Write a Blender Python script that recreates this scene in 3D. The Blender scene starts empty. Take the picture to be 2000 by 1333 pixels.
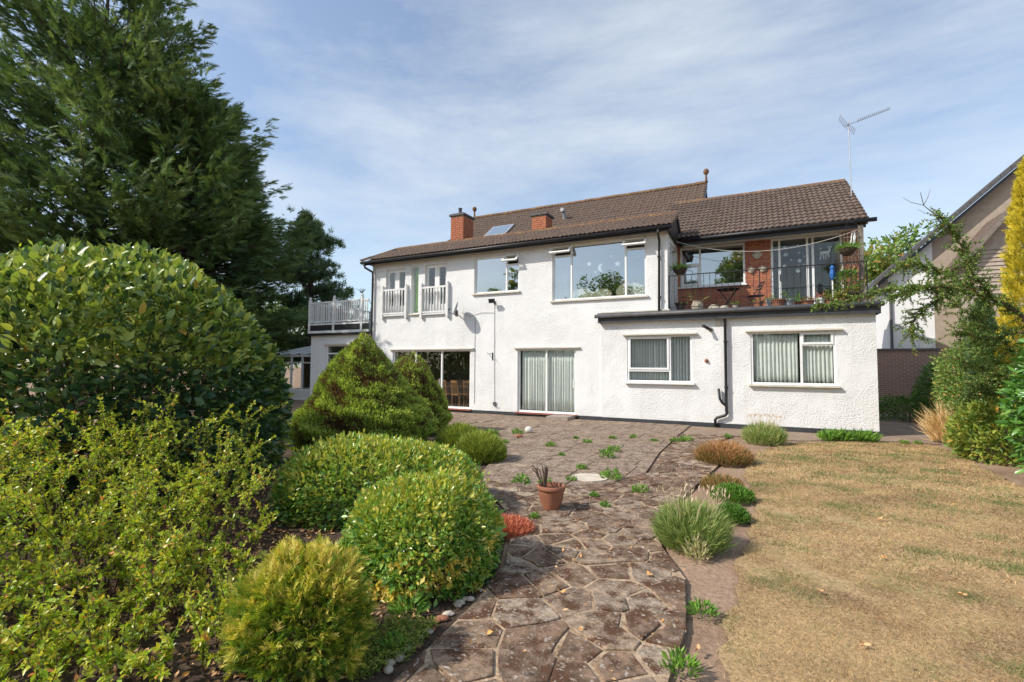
import bpy, math, random
import numpy as np
from mathutils import Matrix, Vector
random.seed(7); rng = np.random.default_rng(7)
S = bpy.context.scene
COL = S.collection

# ------------------------------------------------------------------ camera, sky, sun, exposure
cam_d = bpy.data.cameras.new('camera'); cam = bpy.data.objects.new('camera', cam_d); COL.objects.link(cam)
YAW, PIT, ROL = 0.468767, 0.052044, 0.006159
fw = Vector((-math.sin(YAW)*math.cos(PIT), math.cos(YAW)*math.cos(PIT), math.sin(PIT)))
r0 = Vector((math.cos(YAW), math.sin(YAW), 0)); u0 = r0.cross(fw)
rr = r0*math.cos(ROL)+u0*math.sin(ROL); uu = u0*math.cos(ROL)-r0*math.sin(ROL)
CAM = Vector((0, -14.857, 1.65))
cam.matrix_world = Matrix(((rr.x, uu.x, -fw.x, CAM.x), (rr.y, uu.y, -fw.y, CAM.y), (rr.z, uu.z, -fw.z, CAM.z), (0, 0, 0, 1)))
cam_d.sensor_width = 36; cam_d.lens = 961.24/2000*36; cam_d.clip_end = 2000; cam_d.clip_start = 0.05
S.camera = cam

SUN_EL = math.radians(40); SX, SY = -0.74, -0.673          # horizontal direction towards the sun
W = bpy.data.worlds.new('World'); S.world = W; W.use_nodes = True
nt = W.node_tree; nt.nodes.clear()
def nd(t, kind, **k):
    n = t.nodes.new(kind)
    for a, b in k.items(): setattr(n, a, b)
    return n
wo = nd(nt, 'ShaderNodeOutputWorld'); bg = nd(nt, 'ShaderNodeBackground'); bg.inputs[1].default_value = 0.15
sky = nd(nt, 'ShaderNodeTexSky', sky_type='NISHITA', sun_disc=False, sun_elevation=SUN_EL, sun_rotation=math.atan2(SX, SY), air_density=1.0, dust_density=1.0, ozone_density=0.8)
tc = nd(nt, 'ShaderNodeTexCoord'); mp = nd(nt, 'ShaderNodeMapping'); mp.inputs['Rotation'].default_value = (0.35, 0.25, 0.7); mp.inputs['Scale'].default_value = (.8, 1.9, 4.2)
nt.links.new(tc.outputs['Generated'], mp.inputs[0])
n1 = nd(nt, 'ShaderNodeTexNoise'); n1.inputs['Scale'].default_value = 1.9; n1.inputs['Detail'].default_value = 9; n1.inputs['Roughness'].default_value = .62; n1.inputs['Distortion'].default_value = .15
n2 = nd(nt, 'ShaderNodeTexNoise'); n2.inputs['Scale'].default_value = .8; n2.inputs['Detail'].default_value = 3
nt.links.new(mp.outputs[0], n1.inputs['Vector']); nt.links.new(tc.outputs['Generated'], n2.inputs['Vector'])
ad = nd(nt, 'ShaderNodeMath', operation='MULTIPLY_ADD'); ad.inputs[1].default_value = 1.2; nt.links.new(n1.outputs[0], ad.inputs[0]); nt.links.new(n2.outputs[0], ad.inputs[2])
mr = nd(nt, 'ShaderNodeMapRange'); mr.inputs[1].default_value = .94; mr.inputs[2].default_value = 1.48; mr.inputs[3].default_value = .10; mr.inputs[4].default_value = .74
nt.links.new(ad.outputs[0], mr.inputs[0])
mx = nd(nt, 'ShaderNodeMix', data_type='RGBA'); mx.inputs[7].default_value = (4.45, 4.8, 5.05, 1)
nt.links.new(mr.outputs[0], mx.inputs[0]); nt.links.new(sky.outputs[0], mx.inputs[6])
nt.links.new(mx.outputs[2], bg.inputs[0]); nt.links.new(bg.outputs[0], wo.inputs[0])
sun_d = bpy.data.lights.new('sun', 'SUN'); sun_d.energy = 3.6; sun_d.angle = math.radians(.53); sun_d.color = (1, .94, .85)
sun = bpy.data.objects.new('sun', sun_d); COL.objects.link(sun); sun.location = (-30, -30, 40)
sun.rotation_euler = Vector((-SX*math.cos(SUN_EL), -SY*math.cos(SUN_EL), -math.sin(SUN_EL))).to_track_quat('-Z', 'Y').to_euler()
S.view_settings.view_transform = 'Standard'; S.view_settings.look = 'None'; S.view_settings.gamma = 1; S.view_settings.use_curve_mapping = False
S.view_settings.exposure = 0.41
S.render.engine = 'CYCLES'; S.cycles.use_denoising = True; S.cycles.max_bounces = 7; S.cycles.transparent_max_bounces = 12; S.cycles.sample_clamp_indirect = 8

# ------------------------------------------------------------------ materials
def newmat(name):
    m = bpy.data.materials.new(name); m.use_nodes = True; t = m.node_tree
    return m, t, t.nodes['Principled BSDF']
def ramp(t, stops):
    r = nd(t, 'ShaderNodeValToRGB'); e = r.color_ramp.elements
    while len(e) < len(stops): e.new(.5)
    for x, (p, c) in zip(e, stops): x.position = p; x.color = (*c, 1)
    return r
def noise(t, vec, scale, detail=4, rough=.55, dist=0):
    n = nd(t, 'ShaderNodeTexNoise'); n.inputs['Scale'].default_value = scale; n.inputs['Detail'].default_value = detail
    n.inputs['Roughness'].default_value = rough; n.inputs['Distortion'].default_value = dist; t.links.new(vec, n.inputs['Vector']); return n
def mixc(t, fac, a, b, blend='MIX'):
    m = nd(t, 'ShaderNodeMix', data_type='RGBA', blend_type=blend)
    for i, v in ((0, fac), (6, a), (7, b)):
        if hasattr(v, 'is_output'): t.links.new(v, m.inputs[i])
        elif i == 0: m.inputs[0].default_value = v
        else: m.inputs[i].default_value = (*v, 1)
    return m.outputs[2]
def bump(t, b, h, strength, dist):
    n = nd(t, 'ShaderNodeBump'); n.inputs['Strength'].default_value = strength; n.inputs['Distance'].default_value = dist
    t.links.new(h, n.inputs['Height']); t.links.new(n.outputs[0], b.inputs['Normal'])
def plain(name, c, rough=.6, metal=0, var=.25, nscale=6, bmp=0, spec=.4):
    m, t, b = newmat(name); o = nd(t, 'ShaderNodeTexCoord').outputs['Object']
    n = noise(t, o, nscale, 5); r = ramp(t, [(.3, tuple(x*(1-var) for x in c)), (.7, tuple(min(1, x*(1+var*.6)) for x in c))])
    t.links.new(n.outputs[0], r.inputs[0]); t.links.new(r.outputs[0], b.inputs['Base Color'])
    b.inputs['Roughness'].default_value = rough; b.inputs['Metallic'].default_value = metal; b.inputs['Specular IOR Level'].default_value = spec
    if bmp: bump(t, b, noise(t, o, nscale*6, 4).outputs[0], .6, bmp)
    return m
LB = 1.85
def leafmat(name, stops, rough=.5, trans=.25, spec=.3):
    m, t, b = newmat(name)
    a = nd(t, 'ShaderNodeAttribute', attribute_name='tint'); r = ramp(t, stops); t.links.new(a.outputs['Fac'], r.inputs[0])
    t.links.new(r.outputs[0], b.inputs['Base Color']); b.inputs['Roughness'].default_value = rough; b.inputs['Specular IOR Level'].default_value = spec
    for e_ in r.color_ramp.elements: e_.color = (*[min(.8, x*LB) for x in e_.color[:3]], 1)
    if trans:
        tr = nd(t, 'ShaderNodeBsdfTranslucent'); g = mixc(t, 1, r.outputs[0], (1.5, 1.5, .7), 'MULTIPLY'); t.links.new(g, tr.inputs[0])
        ms = nd(t, 'ShaderNodeMixShader'); ms.inputs[0].default_value = trans
        t.links.new(b.outputs[0], ms.inputs[1]); t.links.new(tr.outputs[0], ms.inputs[2]); t.links.new(ms.outputs[0], t.nodes['Material Output'].inputs[0])
    return m
M = {}
# white stucco
m, t, b = newmat('stucco'); o = nd(t, 'ShaderNodeTexCoord').outputs['Object']
big = noise(t, o, .7, 5, .6); r = ramp(t, [(.3, (.74, .738, .73)), (.7, (.81, .808, .80))]); t.links.new(big.outputs[0], r.inputs[0])
st = nd(t, 'ShaderNodeMapping'); st.inputs['Scale'].default_value = (5, 5, .25); t.links.new(o, st.inputs[0])
sn_ = noise(t, st.outputs[0], 1.2, 5, .6); sr = ramp(t, [(.56, (1, 1, 1)), (.82, (.88, .865, .84))]); t.links.new(sn_.outputs[0], sr.inputs[0])
t.links.new(mixc(t, 1, r.outputs[0], sr.outputs[0], 'MULTIPLY'), b.inputs['Base Color']); b.inputs['Roughness'].default_value = .85; b.inputs['Specular IOR Level'].default_value = .2
h1 = noise(t, o, 27, 3, .6, 0); h2 = noise(t, o, 60, 3, .6); am = nd(t, 'ShaderNodeMath', operation='MULTIPLY_ADD'); am.inputs[1].default_value = .35
t.links.new(h2.outputs[0], am.inputs[0]); t.links.new(h1.outputs[0], am.inputs[2]); vm_ = noise(t, o, .9, 3, .6); vr_ = nd(t, 'ShaderNodeMapRange'); vr_.inputs[1].default_value = .35; vr_.inputs[2].default_value = .62; vr_.inputs[3].default_value = .35; vr_.inputs[4].default_value = 1.1; t.links.new(vm_.outputs[0], vr_.inputs[0]); hm_ = nd(t, 'ShaderNodeMath', operation='MULTIPLY'); t.links.new(am.outputs[0], hm_.inputs[0]); t.links.new(vr_.outputs[0], hm_.inputs[1]); bump(t, b, hm_.outputs[0], .9, .032); M['stucco'] = m
M['upvc'] = plain('white_upvc', (.80, .80, .79), .35, var=.05)
M['whitepaint'] = plain('white_paint', (.72, .72, .70), .5, var=.12)
M['cream'] = plain('cream_trim', (.62, .58, .50), .7, var=.15)
M['black'] = plain('black_plastic', (.022, .023, .026), .45, var=.4)
M['charcoal'] = plain('charcoal_paint', (.045, .047, .052), .6, var=.35, nscale=4)
M['gutter'] = plain('grey_gutter', (.10, .10, .105), .5, var=.3)
M['redsill'] = plain('red_tile_sill', (.30, .10, .07), .7, var=.3)
M['iron'] = plain('iron', (.015, .015, .017), .55, var=.3)
M['galv'] = plain('galvanised', (.42, .43, .45), .45, metal=.8)
M['lead'] = plain('lead', (.30, .32, .35), .5)
M['wood'] = plain('weathered_wood', (.20, .17, .14), .8, var=.35, nscale=9, bmp=.004)
M['chairwood'] = plain('chair_wood', (.36, .17, .06), .4, var=.3)
M['interior'] = plain('interior_wall', (.30, .28, .25), .9, var=.1)
M['floorwood'] = plain('interior_floor', (.20, .13, .08), .5)
M['green_cloth'] = plain('green_curtain', (.30, .55, .04), .9)
M['curtain'] = plain('net_curtain', (.66, .67, .64), .9, var=.06)
M['blind'] = plain('blind_fabric', (.66, .68, .67), .8, var=.1)
M['pattern'] = plain('patterned_curtain', (.20, .21, .30), .9, var=.8, nscale=14)
M['sticker'] = plain('white_sticker', (.5, .53, .54), .7, var=.05)
M['gauze'] = plain('cream_gauze', (.50, .47, .34), .9, var=.3)
M['terracotta'] = plain('terracotta', (.33, .135, .075), .75, var=.3, nscale=5)
M['paleclay'] = plain('pale_clay', (.46, .40, .31), .8, var=.3)
M['basket'] = plain('wicker', (.07, .05, .035), .9, var=.5, nscale=30)
M['blue'] = plain('blue_cloth', (.02, .13, .42), .7)
M['rope'] = plain('rope', (.62, .6, .54), .8)
M['stonewhite'] = plain('white_stone', (.72, .68, .62), .8, var=.2)
M['concrete'] = plain('concrete', (.33, .28, .24), .9, var=.3, nscale=7, bmp=.006)
M['palestone'] = plain('pale_stone', (.60, .52, .42), .9, var=.2)
M['beige'] = plain('beige_render', (.38, .31, .24), .9, var=.15, bmp=.006)
M['neighwhite'] = plain('white_render', (.78, .78, .77), .8, var=.06)
M['darktile'] = plain('dark_roof_tile', (.10, .095, .10), .75, var=.35, nscale=12)
M['bark'] = plain('bark', (.095, .065, .045), .9, var=.5, nscale=9, bmp=.02)
M['twig'] = plain('twig', (.13, .085, .055), .9, var=.4)
M['stem'] = plain('green_stem', (.12, .15, .04), .8, var=.4)
M['drystem'] = plain('dry_stem', (.11, .075, .055), .9, var=.4)
M['soilpot'] = plain('potting_soil', (.05, .035, .025), .95)
# glass
m, t, b = newmat('window_glass'); t.nodes.remove(b)
fr = nd(t, 'ShaderNodeFresnel'); fr.inputs[0].default_value = 1.55
ma = nd(t, 'ShaderNodeMath', operation='MULTIPLY_ADD', use_clamp=True); ma.inputs[1].default_value = 1.6; ma.inputs[2].default_value = .0; t.links.new(fr.outputs[0], ma.inputs[0])
gl = nd(t, 'ShaderNodeBsdfGlossy'); gl.inputs['Roughness'].default_value = .01; gl.inputs[0].default_value = (.9, .95, .97, 1)
tr = nd(t, 'ShaderNodeBsdfTransparent'); tr.inputs[0].default_value = (.96, .98, .97, 1)
gb = nd(t, 'ShaderNodeNewGeometry'); bi = nd(t, 'ShaderNodeMath', operation='SUBTRACT'); bi.inputs[0].default_value = 1; t.links.new(gb.outputs['Backfacing'], bi.inputs[1]); bf = nd(t, 'ShaderNodeMath', operation='MULTIPLY'); t.links.new(ma.outputs[0], bf.inputs[0]); t.links.new(bi.outputs[0], bf.inputs[1])
ms = nd(t, 'ShaderNodeMixShader'); t.links.new(bf.outputs[0], ms.inputs[0]); t.links.new(tr.outputs[0], ms.inputs[1]); t.links.new(gl.outputs[0], ms.inputs[2])
wv = noise(t, nd(t, 'ShaderNodeTexCoord').outputs['Object'], 1.3, 2); bm_ = nd(t, 'ShaderNodeBump'); bm_.inputs['Strength'].default_value = .12; bm_.inputs['Distance'].default_value = .02
t.links.new(wv.outputs[0], bm_.inputs['Height']); t.links.new(bm_.outputs[0], gl.inputs['Normal'])
t.links.new(ms.outputs[0], t.nodes['Material Output'].inputs[0]); M['glass'] = m
M['coated'] = m.copy(); M['coated'].name = 'coated_glass'; q_ = [n for n in M['coated'].node_tree.nodes if n.type == 'MATH' and n.operation == 'MULTIPLY_ADD'][0]; q_.inputs[2].default_value = .30
# per-piece varied materials (object random)
def pieced(name, cols, rough, moss=None, mscale=6, bmp=.01, bscale=30, fleck=None, flecks=(.62, .70), gvar=.35):
    m, t, b = newmat(name); o = nd(t, 'ShaderNodeTexCoord').outputs['Object']; oi = nd(t, 'ShaderNodeObjectInfo')
    geo = nd(t, 'ShaderNodeNewGeometry').outputs['Position']
    r = ramp(t, [(i/(len(cols)-1), c) for i, c in enumerate(cols)]); t.links.new(oi.outputs['Random'], r.inputs[0])
    n = noise(t, geo, bscale*.4, 5, .65); g = ramp(t, [(.3, (1-gvar,)*3), (.7, (1+gvar*.5,)*3)]); t.links.new(n.outputs[0], g.inputs[0])
    c = mixc(t, 1, r.outputs[0], g.outputs[0], 'MULTIPLY')
    if moss:
        mn = noise(t, geo, mscale, 6, .7); k = ramp(t, [(moss[1], (0,)*3), (moss[2], (1,)*3)]); t.links.new(mn.outputs[0], k.inputs[0]); c = mixc(t, k.outputs[0], c, moss[0])
    if fleck:
        fn = noise(t, geo, 28, 3, .6); k = ramp(t, [(flecks[0], (0,)*3), (flecks[1], (1,)*3)]); t.links.new(fn.outputs[0], k.inputs[0]); c = mixc(t, k.outputs[0], c, fleck)
    t.links.new(c, b.inputs['Base Color']); b.inputs['Roughness'].default_value = rough; b.inputs['Specular IOR Level'].default_value = .25
    h = noise(t, geo, bscale, 5, .7); bump(t, b, h.outputs[0], .8, bmp); return m
M['tile'] = pieced('brown_roof_tile', [(.125, .088, .070), (.165, .120, .098), (.135, .10, .085)], .85, moss=((.22, .165, .10), .56, .75), mscale=9, gvar=.55, fleck=(.34, .30, .22), flecks=(.64, .72))
M['ridge'] = pieced('ridge_tile', [(.16, .09, .06), (.21, .12, .07), (.15, .1, .07)], .9, moss=((.36, .20, .06), .5, .7))
M['brick'] = pieced('red_brick', [(.42, .14, .08), (.50, .20, .11), (.36, .12, .08), (.46, .17, .095)], .9, bmp=.004)
M['mortar'] = plain('mortar', (.40, .33, .27), .95, var=.2)
M['slab'] = pieced('paving_slab', [(.28, .205, .145), (.35, .262, .19), (.26, .19, .138), (.32, .232, .163)], .92, moss=((.14, .086, .056), .47, .64), mscale=4.5, bmp=.012, fleck=(.54, .47, .41), flecks=(.575, .66), gvar=.6)
M['crazy'] = pieced('mossy_stone', [(.19, .12, .078), (.36, .265, .185), (.23, .145, .095), (.44, .345, .255), (.16, .10, .066), (.31, .215, .145)], .95, moss=((.10, .050, .027), .49, .57), mscale=7, bmp=.016, fleck=(.46, .39, .33), flecks=(.57, .70), gvar=.7)
# ground
def groundmat(name, cols, s1, s2, bmp, pos=(.3, .5, .7)):
    m, t, b = newmat(name); o = nd(t, 'ShaderNodeTexCoord').outputs['Object']
    a = noise(t, o, s1, 6, .65); r = ramp(t, list(zip(pos, cols))); t.links.new(a.outputs[0], r.inputs[0])
    n = noise(t, o, s2, 5, .7); g = ramp(t, [(.3, (.55,)*3), (.7, (1.25,)*3)]); t.links.new(n.outputs[0], g.inputs[0])
    t.links.new(mixc(t, 1, r.outputs[0], g.outputs[0], 'MULTIPLY'), b.inputs['Base Color']); b.inputs['Roughness'].default_value = .95; b.inputs['Specular IOR Level'].default_value = .15
    bump(t, b, n.outputs[0], 1, bmp); return m
M['soil'] = groundmat('soil', [(.25, .16, .105), (.35, .235, .16), (.41, .285, .20)], 1.1, 26, .012)
M['bed'] = groundmat('bed_soil', [(.06, .042, .03), (.10, .07, .05), (.16, .115, .08)], 2.2, 30, .02)
M['joint'] = groundmat('joint_sand', [(.13, .08, .047), (.40, .285, .185), (.53, .395, .27)], 5.0, 40, .01, (.33, .45, .62))
M['turf'] = groundmat('dry_turf', [(.34, .22, .115), (.51, .355, .19), (.31, .27, .115)], 2.2, 30, .02)
M['path'] = groundmat('concrete_path', [(.24, .175, .13), (.31, .23, .17), (.35, .265, .2)], 1.5, 20, .01)
m, t, b = newmat('far_brick'); o = nd(t, 'ShaderNodeTexCoord').outputs['Object']; mpx = nd(t, 'ShaderNodeMapping'); mpx.inputs['Rotation'].default_value = (math.pi/2, 0, 0); t.links.new(o, mpx.inputs[0])
bt = nd(t, 'ShaderNodeTexBrick'); bt.inputs['Scale'].default_value = 1; bt.inputs['Brick Width'].default_value = .225; bt.inputs['Row Height'].default_value = .075; bt.inputs['Mortar Size'].default_value = .008
bt.inputs[1].default_value = (.30, .17, .12, 1); bt.inputs[2].default_value = (.24, .14, .10, 1); bt.inputs[3].default_value = (.38, .32, .26, 1); t.links.new(mpx.outputs[0], bt.inputs[0]); t.links.new(bt.outputs[0], b.inputs['Base Color']); b.inputs['Roughness'].default_value = .9; M['farbrick'] = m
# foliage
G = lambda *a: [(i/(len(a)-1), c) for i, c in enumerate(a)]
M['cypress'] = leafmat('cypress_leaf', G((.016, .030, .016), (.029, .056, .023), (.050, .086, .031), (.084, .125, .042), (.135, .165, .06)), .6, .25)
M['pine'] = leafmat('pine_needle', G((.03, .05, .03), (.06, .095, .045), (.11, .15, .07)), .6, .2)
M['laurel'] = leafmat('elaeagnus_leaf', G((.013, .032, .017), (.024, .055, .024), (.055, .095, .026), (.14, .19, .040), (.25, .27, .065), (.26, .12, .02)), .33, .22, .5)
M['spruce'] = leafmat('spruce_needle', G((.085, .042, .030), (.095, .056, .028), (.085, .11, .026), (.185, .235, .042), (.29, .34, .08)), .6, .25)
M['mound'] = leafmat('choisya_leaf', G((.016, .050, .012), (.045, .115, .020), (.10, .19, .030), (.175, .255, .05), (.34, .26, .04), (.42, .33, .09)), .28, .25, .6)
M['berberis'] = leafmat('berberis_leaf', G((.026, .062, .010), (.080, .15, .014), (.150, .235, .02), (.235, .29, .03), (.36, .29, .035), (.38, .12, .04)), .35, .3, .5)
M['thuja'] = leafmat('golden_thuja_leaf', G((.025, .055, .010), (.055, .11, .014), (.125, .18, .018), (.27, .255, .035), (.40, .32, .09)), .55, .25)
M['goldcol'] = leafmat('golden_cypress_leaf', G((.08, .09, .010), (.20, .18, .014), (.33, .27, .02), (.42, .34, .04)), .55, .25)
M['greenleaf'] = leafmat('green_leaf', G((.022, .05, .014), (.05, .10, .022), (.09, .155, .035), (.16, .20, .05), (.30, .16, .05)), .45, .25)
M['yellowleaf'] = leafmat('yellow_green_leaf', G((.03, .06, .012), (.07, .12, .02), (.13, .17, .028), (.21, .21, .04), (.26, .13, .03)), .4, .28)
M['glossleaf'] = leafmat('cherry_laurel_leaf', G((.018, .055, .012), (.04, .105, .018), (.075, .165, .028), (.12, .22, .04)), .22, .2, .6)
M['heather'] = leafmat('heather_leaf', G((.045, .065, .012), (.095, .13, .018), (.17, .20, .03), (.24, .25, .05)), .6, .2)
M['redheath'] = leafmat('bronze_heather_leaf', G((.05, .07, .015), (.13, .10, .03), (.24, .13, .06), (.33, .17, .09)), .6, .2)
M['lavender'] = leafmat('lavender_leaf', G((.055, .08, .03), (.11, .16, .045), (.20, .25, .075), (.30, .26, .16), (.34, .26, .2)), .6, .2)
M['weed'] = leafmat('weed_leaf', G((.035, .08, .015), (.08, .16, .025), (.15, .25, .04)), .5, .25)
M['sedum'] = leafmat('red_sedum_leaf', G((.14, .04, .03), (.30, .09, .06), (.42, .18, .09)), .6, .15)
M['drygrass'] = leafmat('dry_grass_blade', G((.10, .060, .030), (.22, .148, .074), (.345, .245, .13), (.115, .12, .045), (.055, .088, .024)), .7, .15)
M['straw'] = leafmat('straw', G((.30, .2, .1), (.48, .33, .18)), .7, .2)
M['litter'] = leafmat('fallen_leaf', G((.16, .08, .04), (.28, .16, .08), (.40, .25, .13), (.5, .2, .05)), .7, .1)
M['palm'] = leafmat('cordyline_leaf', G((.03, .06, .02), (.07, .12, .03)), .5, .2)

# ------------------------------------------------------------------ mesh helpers
def tag(o, label=None, cat=None, group=None, kind=None):
    if label: o['label'] = label
    if cat: o['category'] = cat
    if group: o['group'] = group
    if kind: o['kind'] = kind
    return o
def link(name, me, parent=None, loc=None):
    o = bpy.data.objects.new(name, me); COL.objects.link(o)
    if parent: o.parent = parent
    if loc is not None: o.location = loc
    return o
def thing(name, loc, label, cat, group=None, rz=0):
    o = bpy.data.objects.new(name, None); COL.objects.link(o); o.location = loc; o.rotation_euler.z = rz; o.empty_display_size = .1
    return tag(o, label, cat, group)
class MB:
    def __init__(s): s.v = []; s.f = []
    def add(s, vs, fs):
        k = len(s.v); s.v += [tuple(v) for v in vs]; s.f += [tuple(i+k for i in f) for f in fs]; return s
    def box(s, x0, x1, y0, y1, z0, z1):
        return s.add([(x0, y0, z0), (x1, y0, z0), (x1, y1, z0), (x0, y1, z0), (x0, y0, z1), (x1, y0, z1), (x1, y1, z1), (x0, y1, z1)],
                     [(0, 3, 2, 1), (4, 5, 6, 7), (0, 1, 5, 4), (1, 2, 6, 5), (2, 3, 7, 6), (3, 0, 4, 7)])
    def hexa(s, p): return s.add(p, [(0, 3, 2, 1), (4, 5, 6, 7), (0, 1, 5, 4), (1, 2, 6, 5), (2, 3, 7, 6), (3, 0, 4, 7)])
    def prism(s, poly, d):      # extrude closed polygon by vector d
        n = len(poly); d = Vector(d); q = [Vector(p) for p in poly]
        return s.add(q+[p+d for p in q], [tuple(range(n))[::-1], tuple(range(n, 2*n))]+[(i, (i+1) % n, n+(i+1) % n, n+i) for i in range(n)])
    def tube(s, pts, r, n=6, cap=True):
        pts = [Vector(p) for p in pts]; rs = r if hasattr(r, '__len__') else [r]*len(pts); k = len(s.v); prev = None
        for i, p in enumerate(pts):
            d = (pts[min(i+1, len(pts)-1)]-pts[max(i-1, 0)]).normalized()
            a = prev-d*prev.dot(d) if prev else d.orthogonal()
            if a.length < 1e-5: a = d.orthogonal()
            a.normalize(); prev = a; b_ = d.cross(a)
            for j in range(n):
                w = 2*math.pi*j/n; s.v.append(tuple(p+(a*math.cos(w)+b_*math.sin(w))*rs[i]))
        for i in range(len(pts)-1):
            for j in range(n): s.f.append((k+i*n+j, k+i*n+(j+1) % n, k+(i+1)*n+(j+1) % n, k+(i+1)*n+j))
        if cap: s.f.append(tuple(k+j for j in range(n))[::-1]); s.f.append(tuple(k+(len(pts)-1)*n+j for j in range(n)))
        return s
    def lathe(s, prof, n=20, c=(0, 0, 0), flute=0, nf=0):
        k = len(s.v)
        for (r, z) in prof:
            for j in range(n):
                w = 2*math.pi*j/n; q = r*(1+flute*math.cos(nf*w)); s.v.append((c[0]+q*math.cos(w), c[1]+q*math.sin(w), c[2]+z))
        for i in range(len(prof)-1):
            for j in range(n): s.f.append((k+i*n+j, k+i*n+(j+1) % n, k+(i+1)*n+(j+1) % n, k+(i+1)*n+j))
        s.f.append(tuple(k+j for j in range(n))[::-1]); s.f.append(tuple(k+(len(prof)-1)*n+j for j in range(n))); return s
    def mesh(s, name, mat, smooth=False):
        me = bpy.data.meshes.new(name); me.from_pydata(s.v, [], s.f); me.validate(); me.update()
        if mat: me.materials.append(M[mat] if isinstance(mat, str) else mat)
        if smooth: me.polygons.foreach_set('use_smooth', [True]*len(me.polygons))
        return me
    def build(s, name, mat, parent=None, loc=None, smooth=False): return link(name, s.mesh(name, mat, smooth), parent, loc)
def npmesh(name, V, polys, mat, tint=None):       # polys: list of (F,k) index arrays
    me = bpy.data.meshes.new(name); V = np.ascontiguousarray(V, np.float32)
    me.vertices.add(len(V)); me.vertices.foreach_set('co', V.ravel())
    idx = np.concatenate([p.ravel() for p in polys]).astype(np.int32); tot = np.concatenate([np.full(len(p), p.shape[1]) for p in polys]).astype(np.int32)
    me.loops.add(len(idx)); me.loops.foreach_set('vertex_index', idx); me.polygons.add(len(tot))
    st = np.concatenate([[0], np.cumsum(tot)[:-1]]).astype(np.int32); me.polygons.foreach_set('loop_start', st); me.polygons.foreach_set('loop_total', tot)
    if tint is not None:
        a = me.attributes.new('tint', 'FLOAT', 'POINT'); a.data.foreach_set('value', np.ascontiguousarray(tint, np.float32))
    me.update(calc_edges=True)
    if mat: me.materials.append(M[mat])
    return me
LEAF = {
 'needle': ([(0, .5, 0), (0, -.5, 0), (1, 0, 0)], [(0, 1, 2)]),
 'diamond': ([(0, 0, 0), (.48, .5, .06), (1, 0, -.06), (.48, -.5, .06)], [(0, 3, 2), (0, 2, 1)]),
 'oval': ([(0, 0, 0), (.28, .42, .05), (.68, .44, .02), (1, 0, -.12), (.68, -.44, .02), (.28, -.42, .05), (.30, 0, -.02), (.68, 0, -.05)],
          [(0, 6, 1), (0, 5, 6), (6, 7, 2, 1), (5, 4, 7, 6), (7, 3, 2), (4, 3, 7)]),
 'blade': ([(0, .5, 0), (0, -.5, 0), (.55, .38, .04), (.55, -.38, .04), (1, 0, -.10)], [(0, 1, 3, 2), (2, 3, 4)]),
}
def unit(a): return a/np.maximum(np.linalg.norm(a, axis=1, keepdims=True), 1e-9)
def leafset(P, A, N, L, Wd, tint, shape):
    A = unit(A); N = unit(N-A*(N*A).sum(1, keepdims=True)); B = np.cross(N, A); n = len(P)
    tv, tf = LEAF[shape]; k = len(tv); V = np.empty((n, k, 3), np.float32)
    L = np.broadcast_to(L, (n,))[:, None]; Wd = np.broadcast_to(Wd, (n,))[:, None]
    for i, (a, b_, c) in enumerate(tv): V[:, i] = P+A*(a*L)+B*(b_*Wd)+N*(c*L)
    base = (np.arange(n)*k)[:, None]; polys = [base+np.array(f)[None] for f in tf]
    return V.reshape(-1, 3), polys, np.repeat(tint, k)
def leafmesh(name, sets, mat):
    Vs, Ps, Ts, off = [], [], [], 0
    for V, P, T in sets:
        Vs.append(V); Ps += [p+off for p in P]; Ts.append(T); off += len(V)
    Ps.sort(key=lambda p: p.shape[1])
    return npmesh(name, np.concatenate(Vs), Ps, mat, np.concatenate(Ts))
def rdir(n): return unit(rng.normal(size=(n, 3)))
def snoise(P, seed, freq):
    g = np.random.default_rng(seed); o = np.zeros(len(P))
    for i in range(7):
        k = g.normal(size=3)*freq*(1+.35*i); o += np.sin(P@k+g.uniform(0, 6.28))/(1+.35*i)
    return o/2.6
def inpoly(X, Y, poly):
    c = np.zeros(len(X), bool); n = len(poly)
    for i in range(n):
        x1, y1 = poly[i]; x2, y2 = poly[(i+1) % n]
        if y1 == y2: continue
        c ^= ((y1 > Y) != (y2 > Y)) & (X < (x2-x1)*(Y-y1)/(y2-y1)+x1)
    return c
def clip(poly, a, n_):     # keep the side where (p-a).n_ <= 0
    out = []
    for i in range(len(poly)):
        p, q = poly[i], poly[(i+1) % len(poly)]; dp = (p[0]-a[0])*n_[0]+(p[1]-a[1])*n_[1]; dq = (q[0]-a[0])*n_[0]+(q[1]-a[1])*n_[1]
        if dp <= 0: out.append(p)
        if dp*dq < 0: s = dp/(dp-dq); out.append((p[0]+(q[0]-p[0])*s, p[1]+(q[1]-p[1])*s))
    return out
def area(p): return .5*abs(sum(p[i][0]*p[(i+1) % len(p)][1]-p[(i+1) % len(p)][0]*p[i][1] for i in range(len(p))))
def sheet(name, poly, z, mat, parent=None):
    me = bpy.data.meshes.new(name); me.from_pydata([(x, y, z) for x, y in poly], [], [tuple(range(len(poly)))]); me.materials.append(M[mat]); return link(name, me, parent)

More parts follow.
